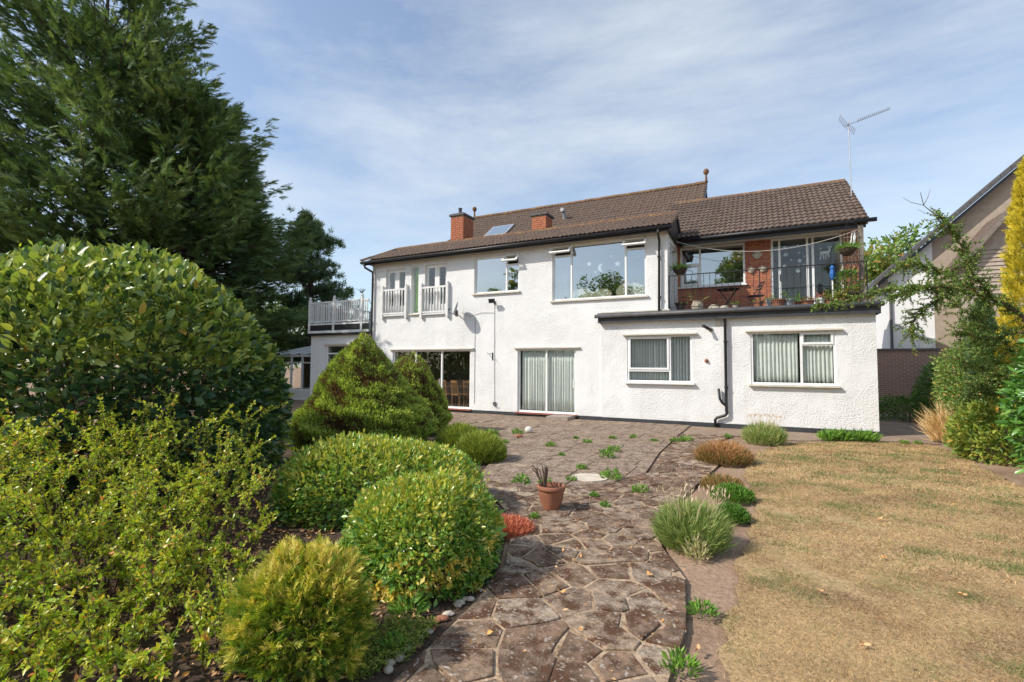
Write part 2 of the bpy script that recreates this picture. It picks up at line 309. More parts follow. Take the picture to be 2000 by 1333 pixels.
# ------------------------------------------------------------------ ground, paving, lawn
g = MB()
n_ = 40; xs = np.linspace(-1, 1, n_); ext = 400
vv = [(math.copysign(abs(a)**3, a)*ext, math.copysign(abs(b_)**3, b_)*ext, 0) for b_ in xs for a in xs]
g.add(vv, [(j*n_+i, j*n_+i+1, (j+1)*n_+i+1, (j+1)*n_+i) for j in range(n_-1) for i in range(n_-1)])
tag(g.build('ground', 'soil'), kind='structure')
BED = [(-16, -16), (-1.3, -16), (-1.62, -13.6), (-1.75, -12.6), (-1.82, -11.9), (-1.95, -11.2), (-2.25, -10.5), (-2.7, -9.8), (-3.35, -9.1), (-3.85, -8.4), (-4.25, -7.2), (-4.95, -5.6), (-7.95, -3.2), (-16, -3.2)]
tag(sheet('flower_bed', BED, .004, 'bed'), kind='structure')
PATH = [(-1.5, -14.4), (-1.72, -12.7), (-1.78, -11.9), (-1.9, -11.2), (-2.2, -10.5), (-2.65, -9.8), (-3.3, -9.1), (-3.72, -8.6), (-2.72, -8.78), (-1.92, -8.12), (-1.57, -7.1), (-1.72, -5.2), (-1.77, -2.2),
        (-.62, -1.75), (-.95, -3.5), (-.65, -5.7), (-.8, -7.4), (-1.0, -9), (-.83, -10.2), (-.55, -10.8), (-.44, -11.6), (-.46, -12.1), (-.4, -14.4)]
PATIO = [(-13.7, -.17), (-13.7, -3.1), (-7.9, -3.15), (-4.92, -5.6), (-4.22, -7.2), (-3.82, -8.4), (-3.74, -8.58), (-2.74, -8.74), (-1.97, -8.10), (-1.62, -7.1), (-1.76, -5.2), (-1.82, -2.2), (-1.8, -.17)]
path_o = tag(sheet('crazy_paving', PATH, .033, 'joint'), kind='structure')
patio_o = tag(sheet('patio', PATIO, .022, 'joint'), kind='structure')
tag(sheet('concrete_path', [(-1.78, -.17), (-1.77, -2.15), (-.62, -1.72), (.7, -1.9), (2.2, -.95), (3.3, -.95), (4.6, -1.4), (4.6, 7), (2.6, 7), (2.56, -.17)], .014, 'path'), kind='structure')
def stone(poly, z, thick, bev, jit, name, mat, parent):
    # densify and roughen outline, then a bevelled block
    pts = []
    for i in range(len(poly)):
        p, q = poly[i], poly[(i+1) % len(poly)]; L = math.dist(p, q); k = max(1, int(L/.10)) if jit else 1
        for j in range(k):
            s = j/k; w = jit*min(1, L*3)
            pts.append((p[0]+(q[0]-p[0])*s+random.uniform(-w, w), p[1]+(q[1]-p[1])*s+random.uniform(-w, w)))
    cx = sum(p[0] for p in pts)/len(pts); cy = sum(p[1] for p in pts)/len(pts)
    tx, ty = random.gauss(0, .006), random.gauss(0, .006); n = len(pts)
    def ring(off, zz):
        o = []
        for x, y in pts:
            d = math.hypot(x-cx, y-cy)+1e-6; f = 1-off/d; o.append(((x-cx)*f, (y-cy)*f, zz+(x-cx)*tx+(y-cy)*ty))
        return o
    v = ring(0, -thick)+ring(0, -bev)+ring(bev*1.4, 0); f = [tuple(range(2*n, 3*n))]
    for a in (0, n): f += [(a+i, a+(i+1) % n, a+n+(i+1) % n, a+n+i) for i in range(n)]
    return MB().add(v, f).build(name, mat, parent, (cx, cy, z))
# crazy paving: Voronoi stones
sd = []; tries = 0
bx = (-3.9, -.3, -14.4, -1.6)
while tries < 9000:
    tries += 1; p = (random.uniform(bx[0], bx[1]), random.uniform(bx[2], bx[3])); dm = .17+.33*random.random()**1.3
    if all(math.dist(p, q) > dm for q in sd): sd.append(p)
for p in sd:
    poly = [(p[0]-.8, p[1]-.8), (p[0]+.8, p[1]-.8), (p[0]+.8, p[1]+.8), (p[0]-.8, p[1]+.8)]; cell = PATH
    gap = random.uniform(.010, .036)
    for q in sd:
        d = math.dist(p, q)
        if q is not p and d < 1.5:
            nx, ny = (q[0]-p[0])/d, (q[1]-p[1])/d; mid = (p[0]+nx*(d/2-gap/2), p[1]+ny*(d/2-gap/2)); cell = clip(cell, mid, (nx, ny))
            if len(cell) < 3: break
    if len(cell) >= 3 and area(cell) > .012: stone(cell, .040+random.uniform(-.005, .010), .03, .0045, .013, 'paving_stone', 'crazy', path_o)
# patio slabs
y = -.17; row = 0
while y > -9:
    hgt = random.choice((.6, .75, .75, .9)); x = -13.7-random.random()*.6
    while x < -1.4:
        w = random.choice((.6, .75, .9)); cell = PATIO
        for a, nn in (((x+.006, 0), (-1, 0)), ((x+w-.006, 0), (1, 0)), ((0, y-.006), (0, 1)), ((0, y-hgt+.006), (0, -1))):
            cell = clip(cell, a, nn)
            if len(cell) < 3: break
        if len(cell) >= 3 and area(cell) > .01: stone(cell, .032+random.uniform(-.004, .005), .03, .005, 0, 'paving_slab', 'slab', patio_o)
        x += w
    y -= hgt
LAWN = [(-.20, -18), (-.22, -12), (-.20, -10.5), (-.13, -9), (-.1, -8), (-.26, -6.4), (-.27, -5.3), (0, -3.65), (.7, -2.25), (2.2, -1.2), (3.2, -1.15), (3.35, -2.2), (3.25, -4), (3.2, -5.8), (3.5, -8), (4.0, -10), (5, -18)]
LW = []
for i_ in range(len(LAWN)):
    p_, q_2 = LAWN[i_], LAWN[(i_+1) % len(LAWN)]; k_ = max(1, int(math.dist(p_, q_2)/.12))
    for j_ in range(k_):
        s_ = j_/k_; x_, y_ = p_[0]+(q_2[0]-p_[0])*s_, p_[1]+(q_2[1]-p_[1])*s_; LW.append((x_+.03*math.sin(y_*5.1)+.02*math.sin(y_*13)+random.uniform(-.018, .018), y_+random.uniform(-.018, .018)+.05*math.sin(x_*4)))
LAWN = LW
lawn = tag(sheet('lawn', LAWN, .022, 'turf'), kind='structure')
def lawn_grass():
    P = []
    for (y0, y1, dens, wd) in ((-12.6, -9.8, 30000, .0030), (-9.8, -6.5, 11000, .0055), (-6.5, -1.1, 4600, .009)):
        n = int((y1-y0)*4.4*dens*.62); x = rng.uniform(-.36, 4.1, n); yy = rng.uniform(y0, y1, n)
        # skip what lies left/right of the view
        k = inpoly(x+rng.normal(0, .02, n), yy+rng.normal(0, .02, n), LAWN) & (x < (yy+14.857)*.42+.9); P.append(np.stack([x[k], yy[k], np.full(k.sum(), .02), np.full(k.sum(), wd)], 1))
    P = np.concatenate(P); n = len(P); p3 = P[:, :3].copy(); p3[:, 2] = .02
    az = rng.uniform(0, 6.283, n); el = np.abs(rng.normal(.35, .35, n)); A = np.stack([np.cos(az)*np.cos(el), np.sin(az)*np.cos(el), np.sin(el)], 1)
    f2 = p3.copy(); gr = snoise(f2, 3, 1.3)*.55+snoise(f2, 5, 4.5)*.55+snoise(f2, 9, 11.)*.25
    ti = np.clip(.27+.15*rng.normal(size=n)+.2*snoise(f2, 12, 2.0)+.16*snoise(f2, 14, 7.), 0, .55); green = (gr+.32*rng.normal(size=n)) > .52; ti[green] = rng.uniform(.66, 1, green.sum())
    bare = (snoise(f2, 21, 2.6)+.5*snoise(f2, 22, 7.)+.25*rng.normal(size=n)) < -.78; ln_ = rng.uniform(.012, .030, n)*(1+P[:, 3]*60); ln_[green] *= 1.5; A[green, 2] += .5; ln_[bare] *= .25; tuf = rng.uniform(size=n) < .02; ln_[tuf] *= 1.9; A[tuf, 2] += .7
    return leafmesh('grass_blades', [leafset(p3, A, rdir(n)+np.array([0, 0, 1.]), ln_, P[:, 3]*rng.uniform(.7, 1.3, n), ti, 'needle')], 'drygrass')
tag(link('grass', lawn_grass(), lawn), kind='stuff')

# ------------------------------------------------------------------ the white house
H = thing('white_house', (0, 0, 0), 'long white rendered two storey house with brown tiled roofs and brick recess', 'house')
def wall(mb, x0, x1, z0, z1, yf, th, holes):
    X = sorted({x0, x1, *[h[0] for h in holes], *[h[1] for h in holes]}); Z = sorted({z0, z1, *[h[2] for h in holes], *[h[3] for h in holes]})
    X = [x for x in X if x0 <= x <= x1]; Z = [z for z in Z if z0 <= z <= z1]
    solid = lambda i, j: 0 <= i < len(X)-1 and 0 <= j < len(Z)-1 and not any(h[0] < (X[i]+X[i+1])/2 < h[1] and h[2] < (Z[j]+Z[j+1])/2 < h[3] for h in holes)
    yb = yf+th
    for i in range(len(X)-1):
        for j in range(len(Z)-1):
            if not solid(i, j): continue
            a, b_, c, d = X[i], X[i+1], Z[j], Z[j+1]
            mb.add([(a, yf, c), (b_, yf, c), (b_, yf, d), (a, yf, d)], [(0, 1, 2, 3)]); mb.add([(a, yb, c), (b_, yb, c), (b_, yb, d), (a, yb, d)], [(3, 2, 1, 0)])
            if not solid(i-1, j): mb.add([(a, yf, c), (a, yf, d), (a, yb, d), (a, yb, c)], [(0, 1, 2, 3)])
            if not solid(i+1, j): mb.add([(b_, yf, c), (b_, yb, c), (b_, yb, d), (b_, yf, d)], [(0, 1, 2, 3)])
            if not solid(i, j-1): mb.add([(a, yf, c), (a, yb, c), (b_, yb, c), (b_, yf, c)], [(0, 1, 2, 3)])
            if not solid(i, j+1): mb.add([(a, yf, d), (b_, yf, d), (b_, yb, d), (a, yb, d)], [(0, 1, 2, 3)])
    return mb
XL, XW, XE, XR = -13.77, -2.41, -4.39, 2.53
W_pat1 = (-12.68, -9.16, .15, 2.25); W_pat2 = (-7.31, -5.25, .15, 2.25)
W_f = (-9.04, -7.28, 4.21, 5.49); W_g = (-6.06, -3.03, 3.80, 5.58)
W_j1 = (-13.08, -12.12, 3.62, 5.40); W_n = (-11.84, -11.5, 3.62, 5.42); W_j2 = (-11.2, -10.23, 3.60, 5.44)
W_c = (-3.6, -1.75, 1.22, 2.60); W_d = (-.25, 1.69, 1.22, 2.62); W_l = (-16.25, -14.7, 1.25, 2.5)
wall(MB(), XL, XW, .13, 5.78, 0, .3, [W_pat1, W_pat2, W_f, W_g, W_j1, W_n, W_j2, (-4.2, XW, .13, 2.84)]).build('front_wall', 'stucco', H)
wall(MB(), XE, XR, .13, 3.05, -.08, .075, [W_c, W_d]).build('extension_wall', 'stucco', H)
wall(MB(), -17.15, XL-.004, .1, 2.95, 0.01, .28, [W_l]).build('left_block_wall', 'stucco', H)
mb = MB(); mb.box(XL, XL+.28, .302, 9, 0, 5.78); mb.box(-17.15, -16.9, .3, 6, 0, 2.95); mb.build('side_wall', 'stucco', H)
mb = MB(); mb.box(XR-.28, XR, -.004, 9, 0, 3.05); mb.box(XR-.28, XR, 2.102, 9, 3.3, 5.78)
mb.prism([(XR-.28, 2.11, 5.78), (XR-.28, 8.6, 5.78), (XR-.28, 4.9, 7.85)], (.279, 0, 0)); mb.build('gable_wall', 'stucco', H)
# wing side wall with its window
mb = MB(); mb.box(XW-.25, XW, .302, 2.0, 3.2, 3.95); mb.box(XW-.25, XW, .302, .45, 3.95, 5.78); mb.box(XW-.25, XW, 1.75, 2.0, 3.95, 5.78); mb.box(XW-.25, XW, .45, 1.75, 5.45, 5.78); mb.build('wing_side_wall', 'stucco', H)
mb = MB(); mb.box(XL, XR, 8.8, 9, 0, 5.78); mb.box(-17.15, XL, 5.8, 6, 0, 2.95); mb.build('rear_wall', 'stucco', H)
mb = MB(); mb.box(XL-.03, XE-.03, -.025, .1, 0, .13); mb.build('plinth', 'charcoal', H)
mb = MB(); mb.box(XE-.02, XR+.015, -.105, .0, 0, .13); mb.build('plinth', 'charcoal', H)
mb = MB(); mb.box(-17.17, XL-.04, -.01, .1, 0, .1); mb.build('plinth', 'charcoal', H)
# rooms
mb = MB(); mb.box(-16.85, XR-.3, .32, 8.7, .02, .14); mb.build('floor', 'floorwood', H)
mb = MB(); mb.box(XL+.3, XR-.3, .32, 8.7, 2.85, 3.28); mb.box(-16.85, XL, .3, 5.7, 2.8, 2.94); mb.build('storey_slab', 'interior', H)
mb = MB(); mb.box(XL+.3, XR-.3, 4.6, 4.7, .14, 5.7)
for x in (-13.4, -8.4, -4.6, -2.0): mb.box(x, x+.1, .32, 4.6, .15, 2.84)
for x in (-9.6, -6.7): mb.box(x, x+.1, .32, 4.6, 3.29, 5.7)
mb.box(XL+.3, XW-.26, .32, 8.7, 5.70, 5.76); mb.box(XW-.25, XR-.3, 2.12, 8.7, 5.70, 5.76); mb.build('partition_wall', 'interior', H)

# windows
def window(bounds, y, fw_=.055, vm=(), hm=(), name='window', sill='cream', vents=(), sillw=.06, head=None, depth=.07, mat='upvc', glass='glass', door=False):
    x0, x1, z0, z1 = bounds
    mb = MB(); yb = y+depth
    mb.box(x0, x0+fw_, y, yb, z0, z1); mb.box(x1-fw_, x1, y, yb, z0, z1); mb.box(x0+fw_, x1-fw_, y, yb, z0, z0+fw_); mb.box(x0+fw_, x1-fw_, y, yb, z1-fw_, z1)
    for (xm, a, b_) in vm: mb.box(xm-fw_/2, xm+fw_/2, y-.003, yb, a+.001, b_-.001)
    for (zm, a, b_) in hm: mb.box(a, b_, y-.002, yb, zm-fw_/2, zm+fw_/2)
    o = mb.build(name, mat, H)
    xsn = sorted({x0+fw_, x1-fw_, *[v[0] for v in vm]})
    if glass:
        for a, b_ in zip(xsn[:-1], xsn[1:]):
            hs = sorted({z0+fw_, z1-fw_, *[h[0] for h in hm if h[1]-.08 <= a and h[2]+.08 >= b_]})
            for c, d in zip(hs[:-1], hs[1:]):
                if any(abs(v[0]-a) < .2 and abs(v[2]-c) < .2 for v in vents): continue
                MB().box(a-.01, b_+.01, y+.03, y+.042, c-.01, d+.01).build('pane', glass, o)
    for (a, b_, c, d, ang) in vents:         # top-hung sash, opened
        s = MB(); w = b_-a; h = d-c; k = .065
        for q in ((0, k, 0, h), (w-k, w, 0, h), (k, w-k, 0, k), (k, w-k, h-k, h)): s.box(q[0], q[1], -.05, 0, q[2]-h, q[3]-h)
        so = s.build('vent_sash', mat, o, (a, y+.0, d)); so.rotation_euler.x = -ang; so.location.y -= .03
        g_ = MB().box(k-.005, w-k+.005, -.03, -.022, k-h, -k).build('sash_pane', glass, o, (a, y-.03, d)); g_.rotation_euler.x = -ang
    if sill: MB().box(x0-sillw, x1+sillw, y-.13, y+.0-.004, z0-.05, z0-.002).build('sill', sill, o)
    if head: MB().box(x0-.12, x1+.14, y-.13, y-.004, z1+.004, z1+.045).build('drip_ledge', head, o)
    return o
wf = window(W_f, .06, vm=((-7.78, W_f[2], W_f[3]),), hm=((5.15, -7.78, W_f[1]-.05),), vents=((-7.83, -7.25, 5.10, 5.49, .75),), glass='coated')
wg = window(W_g, .06, vm=((-5.42, W_g[2], W_g[3]), (-3.66, W_g[2], W_g[3])), hm=((5.26, W_g[0]+.05, -5.42), (5.26, -3.66, W_g[1]-.05)), vents=((-6.08, -5.38, 5.20, 5.58, .75), (-3.70, -3.00, 5.20, 5.58, .75)), glass='coated')
wc = window(W_c, -.06, vm=((-2.36, W_c[2], W_c[3]),), hm=((1.56, W_c[0]+.05, -2.36),), sill='upvc', head='cream', depth=.05)
mb = MB(); k = .055
for q in ((-3.55, -3.55+k, 1.59, 2.55), (-2.44, -2.44+k, 1.59, 2.55), (-3.55+k, -2.44, 1.59, 1.59+k), (-3.55+k, -2.44, 2.55-k, 2.55)): mb.box(q[0], q[1], -.085, -.062, q[2], q[3])
mb.build('casement', 'upvc', wc)
wd = window(W_d, -.06, vm=((.93, W_d[2], W_d[3]),), hm=((2.26, .93, W_d[1]-.05),), sill='cream', head='cream', depth=.05)
mb = MB()
for q in ((.93, .93+k, 2.27, 2.58), (1.64-k, 1.64, 2.27, 2.58), (.93+k, 1.64-k, 2.27, 2.27+k), (.93+k, 1.64-k, 2.58-k, 2.58)): mb.box(q[0], q[1], -.085, -.064, q[2], q[3])
mb.build('casement', 'upvc', wd)
wl = window(W_l, .06, vm=((-15.5, W_l[2], 2.15),), hm=((2.15, W_l[0]+.05, W_l[1]-.05),), head='cream')
p1 = window(W_pat1, .05, fw_=.06, vm=((-11.6, .15, 2.25), (-10.42, .15, 2.25)), name='patio_door', sill='redsill', head='cream')
MB().box(-10.52, -10.48, .02, .045, .95, 1.2).build('handle', 'galv', p1)
p2 = window(W_pat2, .05, fw_=.06, vm=((-6.28, .15, 2.25),), name='patio_door', sill='redsill', head='cream')
MB().box(-5.36, -5.33, .02, .048, .98, 1.25).build('handle', 'upvc', p2)
ww = MB(); ww.box(XW-.1, XW-.03, .46, .52, 3.96, 5.44); ww.box(XW-.1, XW-.03, 1.68, 1.74, 3.96, 5.44); ww.box(XW-.1, XW-.03, .52, 1.68, 3.96, 4.02); ww.box(XW-.1, XW-.03, .52, 1.68, 5.38, 5.44); ww.box(XW-.1, XW-.03, 1.07, 1.13, 4.02, 5.38)
wo_ = ww.build('window', 'upvc', H); MB().box(XW-.07, XW-.06, .5, 1.7, 4.0, 5.4).build('pane', 'glass', wo_)
# juliet doors and their balustrades
def juliet(bd, ix):
    x0, x1, z0, z1 = bd; mid = (x0+x1)/2
    d = MB()
    for a, b_ in ((x0, mid-.002), (mid+.002, x1)):
        d.box(a, a+.1, .10, .16, z0, z1); d.box(b_-.1, b_, .10, .16, z0, z1); d.box(a+.1, b_-.1, .10, .16, z0, z0+.35); d.box(a+.1, b_-.1, .10, .16, z1-.12, z1)
    o = d.build('french_door', 'upvc', H)
    for a, b_ in ((x0, mid), (mid, x1)): MB().box(a+.09, b_-.09, .125, .135, z0+.34, z1-.11).build('pane', 'glass', o)
    r_ = MB().box(x0-.06, x1+.06, -.10, -.04, z0+.93, z0+1.0).build('balustrade', 'whitepaint', H); MB().box(x0-.06, x1+.06, -.10, -.04, z0+.02, z0+.08).build('bottom_rail', 'whitepaint', r_); MB().box(x0-.02, x1+.02, -.09, -.002, z0-.05, z0-.002).build('door_sill', 'whitepaint', o)
    pv = [(.018, 0), (.018, .10), (.03, .16), (.034, .24), (.02, .38), (.017, .5), (.022, .62), (.03, .68), (.03, .86)]
    for i in range(7):
        xx = x0+.02+(x1-x0-.04)*(i+.5)/7; MB().lathe(pv, 8).build('baluster', 'whitepaint', r_, (xx, -.07, z0+.08), True)
    for xx in (x0-.10, x1+.10):
        pp = MB(); pp.box(xx-.045, xx+.045, -.115, -.004, z0-.16, z0+1.06); pp.lathe([(.02, 0), (.03, .02), (.045, .06), (.03, .1), (.005, .115)], 10, (xx, -.06, z0+1.06)); pp.build('newel_post', 'whitepaint', r_)
juliet(W_j1, 0); juliet(W_j2, 1)
wn = window(W_n, .06, fw_=.04)
# trim under the eaves
MB().box(XL, XW, -.04, -.003, 5.60, 5.70).build('soffit_trim', 'cream', H)

# roofs -----------------------------------------------------------------
TW, TG = .297, .305
def tile_geo(w=TW, ln=.36):
    n = 9; v = []; 
    for j, (yy, zz) in enumerate(((0, .042), (ln, .004))):
        for i in range(n): v.append((w*i/(n-1), yy, zz+.034*(.5-.5*math.cos(4*math.pi*i/(n-1)+.6))))
    for i in range(n): v.append((w*i/(n-1), 0.0, .006+.034*(.5-.5*math.cos(4*math.pi*i/(n-1)+.6))))
    f = [(i, i+1, n+i+1, n+i) for i in range(n-1)]+[(2*n+i, 2*n+i+1, i+1, i) for i in range(n-1)]
    f += [(0, n, 2*n), (n-1, 3*n-1, 2*n-1)]
    return v, f
TV, TF = tile_geo(); tm = bpy.data.meshes.new('tile'); tm.from_pydata(TV, [], TF); tm.materials.append(M['tile']); tm.update()
def slope_mat(o, pit): return Matrix.Translation(o) @ Matrix.Rotation(pit, 4, 'X')
def tiles(o, pit, width, length, parent, single, keep=None, seed=1):
    """tiles laid from the eave point o along +x and up the slope"""
    B = slope_mat(o, pit); nc = int(round(width/TW)); nr = int(math.ceil(length/TG)); rg = random.Random(seed)
    Vs, Fs = [], []; tv = np.array(TV); k = len(tv)
    for r_ in range(nr):
        for c in range(nc):
            lx, ly = c*width/nc, r_*TG
            if keep and not keep(lx, ly): continue
            m_ = B @ Matrix.Translation((lx, ly+rg.uniform(-.006, .006), .012+rg.uniform(0, .006))) @ Matrix.Rotation(rg.gauss(0, .008), 4, 'Z')
            if single:
                t_ = bpy.data.objects.new('tile', tm); COL.objects.link(t_); t_.parent = parent; t_.matrix_local = m_
            else:
                A_ = np.array(m_); Vs.append(tv@A_[:3, :3].T+A_[:3, 3])
    if not single:
        V = np.concatenate(Vs); n = len(Vs); polys = []
        q = np.array([f for f in TF if len(f) == 4]); t3 = np.array([f for f in TF if len(f) == 3]); b_ = (np.arange(n)*k)[:, None, None]
        me = npmesh('tiles', V, [(q[None]+b_).reshape(-1, 4), (t3[None]+b_).reshape(-1, 3)], 'tile'); tag(link('tile_field', me, parent), kind='stuff')
def ridge_line(p0, p1, parent, r=.11, n=None, mat='ridge'):
    p0, p1 = Vector(p0), Vector(p1); L = (p1-p0).length; n = n or int(L/.4)
    base = MB(); k = 7
    pr = [(r*math.cos(math.pi*i/(k-1)), r*math.sin(math.pi*i/(k-1))) for i in range(k)]
    v = [(0, a, b_) for a, b_ in pr]+[(L/n-.012, a*.97, b_*.97) for a, b_ in pr]
    base.add(v, [(i, k+i, k+i+1, i+1) for i in range(k-1)]+[tuple(range(k)), tuple(range(k, 2*k))[::-1]]); me = base.mesh('ridge_tile', mat)
    q = (p1-p0).to_track_quat('X', 'Z').to_matrix().to_4x4()
    for i in range(n):
        o = bpy.data.objects.new('ridge_tile', me); COL.objects.link(o); o.parent = parent; o.matrix_local = Matrix.Translation(p0+(p1-p0)*i/n+Vector((0, 0, random.uniform(-.005, .008)))) @ q
# right-hand roof over the brick recess: eave (1.3, 5.72) to ridge (4.9, 8.0)
pr_ = math.atan2(2.28, 3.6); L = math.hypot(2.28, 3.6)
mb = MB(); mb.prism([(-2.95, 1.32, 5.70), (-2.95, 4.9, 7.97), (-2.95, 8.9, 5.5), (-2.95, 8.9, 5.4), (-2.95, 4.9, 7.85), (-2.95, 1.32, 5.60)], (5.55, 0, 0))
rR = mb.build('right_roof', 'charcoal', H); tiles(Vector((-2.97, 1.26, 5.715)), pr_, 5.65, L-.02, rR, True, seed=3)
ridge_line((-2.9, 4.9, 8.0), (2.66, 4.9, 8.0), rR, .10)
mb = MB(); mb.hexa([(2.61, 1.28, 5.58), (2.66, 1.28, 5.58), (2.66, 4.9, 7.88), (2.61, 4.9, 7.88), (2.61, 1.28, 5.73), (2.66, 1.28, 5.73), (2.66, 4.9, 8.02), (2.61, 4.9, 8.02)]); mb.build('bargeboard', 'wood', rR)
mb = MB(); mb.box(-2.2, 2.62, 1.33, 1.37, 5.52, 5.69); mb.build('fascia', 'black', rR)
mb = MB(); mb.box(-2.2, 2.6, 1.37, 2.0, 5.60, 5.62); mb.build('soffit', 'cream', rR)
mb = MB(); mb.tube([(-2.22, 1.25, 5.67), (2.85, 1.25, 5.69)], .06, 8); mb.build('gutter', 'black', rR, smooth=True)
# front wing roof: eave (-.36, 5.76) ridge (1.0, 6.44)
pw = math.atan2(.68, 1.36); Lw = math.hypot(.68, 1.36)
mb = MB(); mb.prism([(-13.6, -.36, 5.74), (-13.6, 1.0, 6.42), (-13.6, 2.3, 5.72), (-13.6, 2.3, 5.62), (-13.6, 1.0, 6.3), (-13.6, -.3, 5.66)], (11.3, 0, 0))
mb.hexa([(-14.05, -.34, 5.70), (-13.6, -.34, 5.70), (-13.6, 2.3, 5.70), (-14.05, 2.3, 5.70), (-14.03, -.3, 5.73), (-13.6, -.36, 5.74), (-13.6, 1.0, 6.42), (-14.03, 1.0, 5.75)])
rW = mb.build('wing_roof', 'charcoal', H)
tiles(Vector((-14.05, -.42, 5.745)), pw, 11.85, Lw+.03, rW, False, keep=lambda x, y: x > .62*y-.15, seed=5)
ridge_line((-13.3, 1.0, 6.45), (-2.3, 1.0, 6.45), rW, .10)
ridge_line((-14.0, -.36, 5.76), (-13.32, .95, 6.44), rW, .09)
mb = MB(); mb.hexa([(-2.29, -.4, 5.60), (-2.25, -.4, 5.60), (-2.25, 1.0, 6.30), (-2.29, 1.0, 6.30), (-2.29, -.4, 5.76), (-2.25, -.4, 5.76), (-2.25, 1.0, 6.46), (-2.29, 1.0, 6.46)])
mb.hexa([(-2.29, 1.002, 6.30), (-2.25, 1.002, 6.30), (-2.25, 2.2, 5.62), (-2.29, 2.2, 5.62), (-2.29, 1.002, 6.46), (-2.25, 1.002, 6.46), (-2.25, 2.2, 5.84), (-2.29, 2.2, 5.84)])
mb.prism([(-2.33, -.3, 5.62), (-2.33, 1.0, 6.3), (-2.33, 2.2, 5.62)], (.04, 0, 0)); mb.build('bargeboard', 'black', rW)
mb = MB(); mb.box(-14.0, -2.28, -.33, -.29, 5.60, 5.73); mb.build('fascia', 'black', rW)
mb = MB(); mb.box(-13.95, -2.3, -.29, -.001, 5.70, 5.715); mb.build('soffit', 'whitepaint', rW)
mb = MB(); mb.tube([(-14.02, -.40, 5.69), (-2.22, -.40, 5.71)], .058, 8); mb.build('gutter', 'black', rW, smooth=True)
# main roof: ridge y 6.6 z 9.22, slope .74
pm = math.atan(.74); Lm = math.hypot(4.3, 4.3*.74)
mb = MB(); mb.prism([(-13.1, 2.3, 6.04), (-13.1, 6.6, 9.22), (-13.1, 10.9, 6.0), (-13.1, 10.9, 5.85), (-13.1, 6.6, 9.05), (-13.1, 2.3, 5.9)], (11.2, 0, 0))
mb.prism([(-2.2, 2.5, 5.9), (-2.2, 6.6, 8.95), (-2.2, 10.8, 5.9)], (.2, 0, 0)); mb.prism([(-12.9, 2.5, 5.7), (-12.9, 6.6, 8.95), (-12.9, 10.8, 5.7)], (.2, 0, 0))
rM = mb.build('main_roof', 'charcoal', H)
tiles(Vector((-13.12, 2.3, 6.05)), pm, 11.25, Lm, rM, False, seed=8)
ridge_line((-13.1, 6.6, 9.25), (-1.9, 6.6, 9.25), rM, .13)
for xx in (-13.08, -1.9):
    MB().lathe([(.07, 0), (.05, .12), (.035, .3), (.05, .34), (.10, .40), (.12, .48), (.08, .56), (.02, .6)], 10).build('finial', 'ridge', rM, (xx, 6.6, 9.3), True)
mb = MB(); mb.hexa([(-1.92, 2.2, 5.8), (-1.86, 2.2, 5.8), (-1.86, 6.6, 9.04), (-1.92, 6.6, 9.04), (-1.92, 2.2, 5.98), (-1.86, 2.2, 5.98), (-1.86, 6.6, 9.24), (-1.92, 6.6, 9.24)]); mb.build('bargeboard', 'black', rM)
# skylight on the main slope
def onslope(x, y, off): return Vector((x, y, 9.22+.74*(y-6.6)))+Vector((0, -math.sin(pm), math.cos(pm)))*off
def slab_on(name, x0, x1, y0, y1, a, b_, mat, parent):
    return MB().hexa([onslope(x0, y0, a), onslope(x1, y0, a), onslope(x1, y1, a), onslope(x0, y1, a), onslope(x0, y0, b_), onslope(x1, y0, b_), onslope(x1, y1, b_), onslope(x0, y1, b_)]).build(name, mat, parent)
sk = slab_on('skylight', -11.05, -9.95, 4.1, 5.05, .02, .13, 'lead', rM); slab_on('pane', -10.96, -10.04, 4.18, 4.97, .128, .14, 'coated', sk)
mb = MB(); mb.tube([(-7.5, 5.0, 8.0), (-7.5, 4.85, 8.35), (-7.5, 4.6, 8.38)], .09, 8); mb.build('roof_vent', 'lead', rM)
# chimneys with real bricks
def chimney(x0, x1, y0, y1, z0, z1, pot):
    c = MB().box(x0+.012, x1-.012, y0+.012, y1-.012, z0, z1).build('chimney', 'mortar', rW); bm_ = MB(); z = z0; r_ = 0
    while z < z1-.06:
        o = .11*(r_ % 2)
        for (a0, a1, fixed, ax) in ((x0, x1, y0, 0), (x0, x1, y1, 0), (y0, y1, x0, 1), (y0, y1, x1, 1)):
            a = a0-o
            while a < a1-.02:
                s, e = max(a, a0), min(a+.21, a1)
                if e-s > .03:
                    if ax == 0: bm_.box(s, e, fixed-.006, fixed+.02 if fixed == y0 else fixed+.006, z+.008, z+.07)
                    else: bm_.box(fixed-.006, fixed+.006, s, e, z+.008, z+.07)
                a += .22
        z += .076; r_ += 1
    tag(bm_.build('brickwork', 'brick', c), kind='stuff')
    cp = MB(); cp.box(x0-.06, x1+.06, y0-.06, y1+.06, z1, z1+.07); cp.box(x0-.02, x1+.02, y0-.02, y1+.02, z1+.07, z1+.10); cp.build('coping', 'darktile', c)
    fl = MB(); fl.box(x0-.05, x1+.05, y0-.05, y1+.05, z0-.3, z0+.12); fl.build('flashing', 'lead', c)
    if pot: MB().lathe([(.08, 0), (.085, .05), (.07, .1), (.07, .28), (.085, .3), (.085, .33)], 12).build('chimney_pot', 'darktile', c, ((x0+x1)/2-.1, (y0+y1)/2, z1+.1), True)
chimney(-11.15, -10.55, 1.6, 2.35, 6.3, 7.72, True); chimney(-7.32, -6.78, 1.15, 1.75, 6.3, 7.10, False)

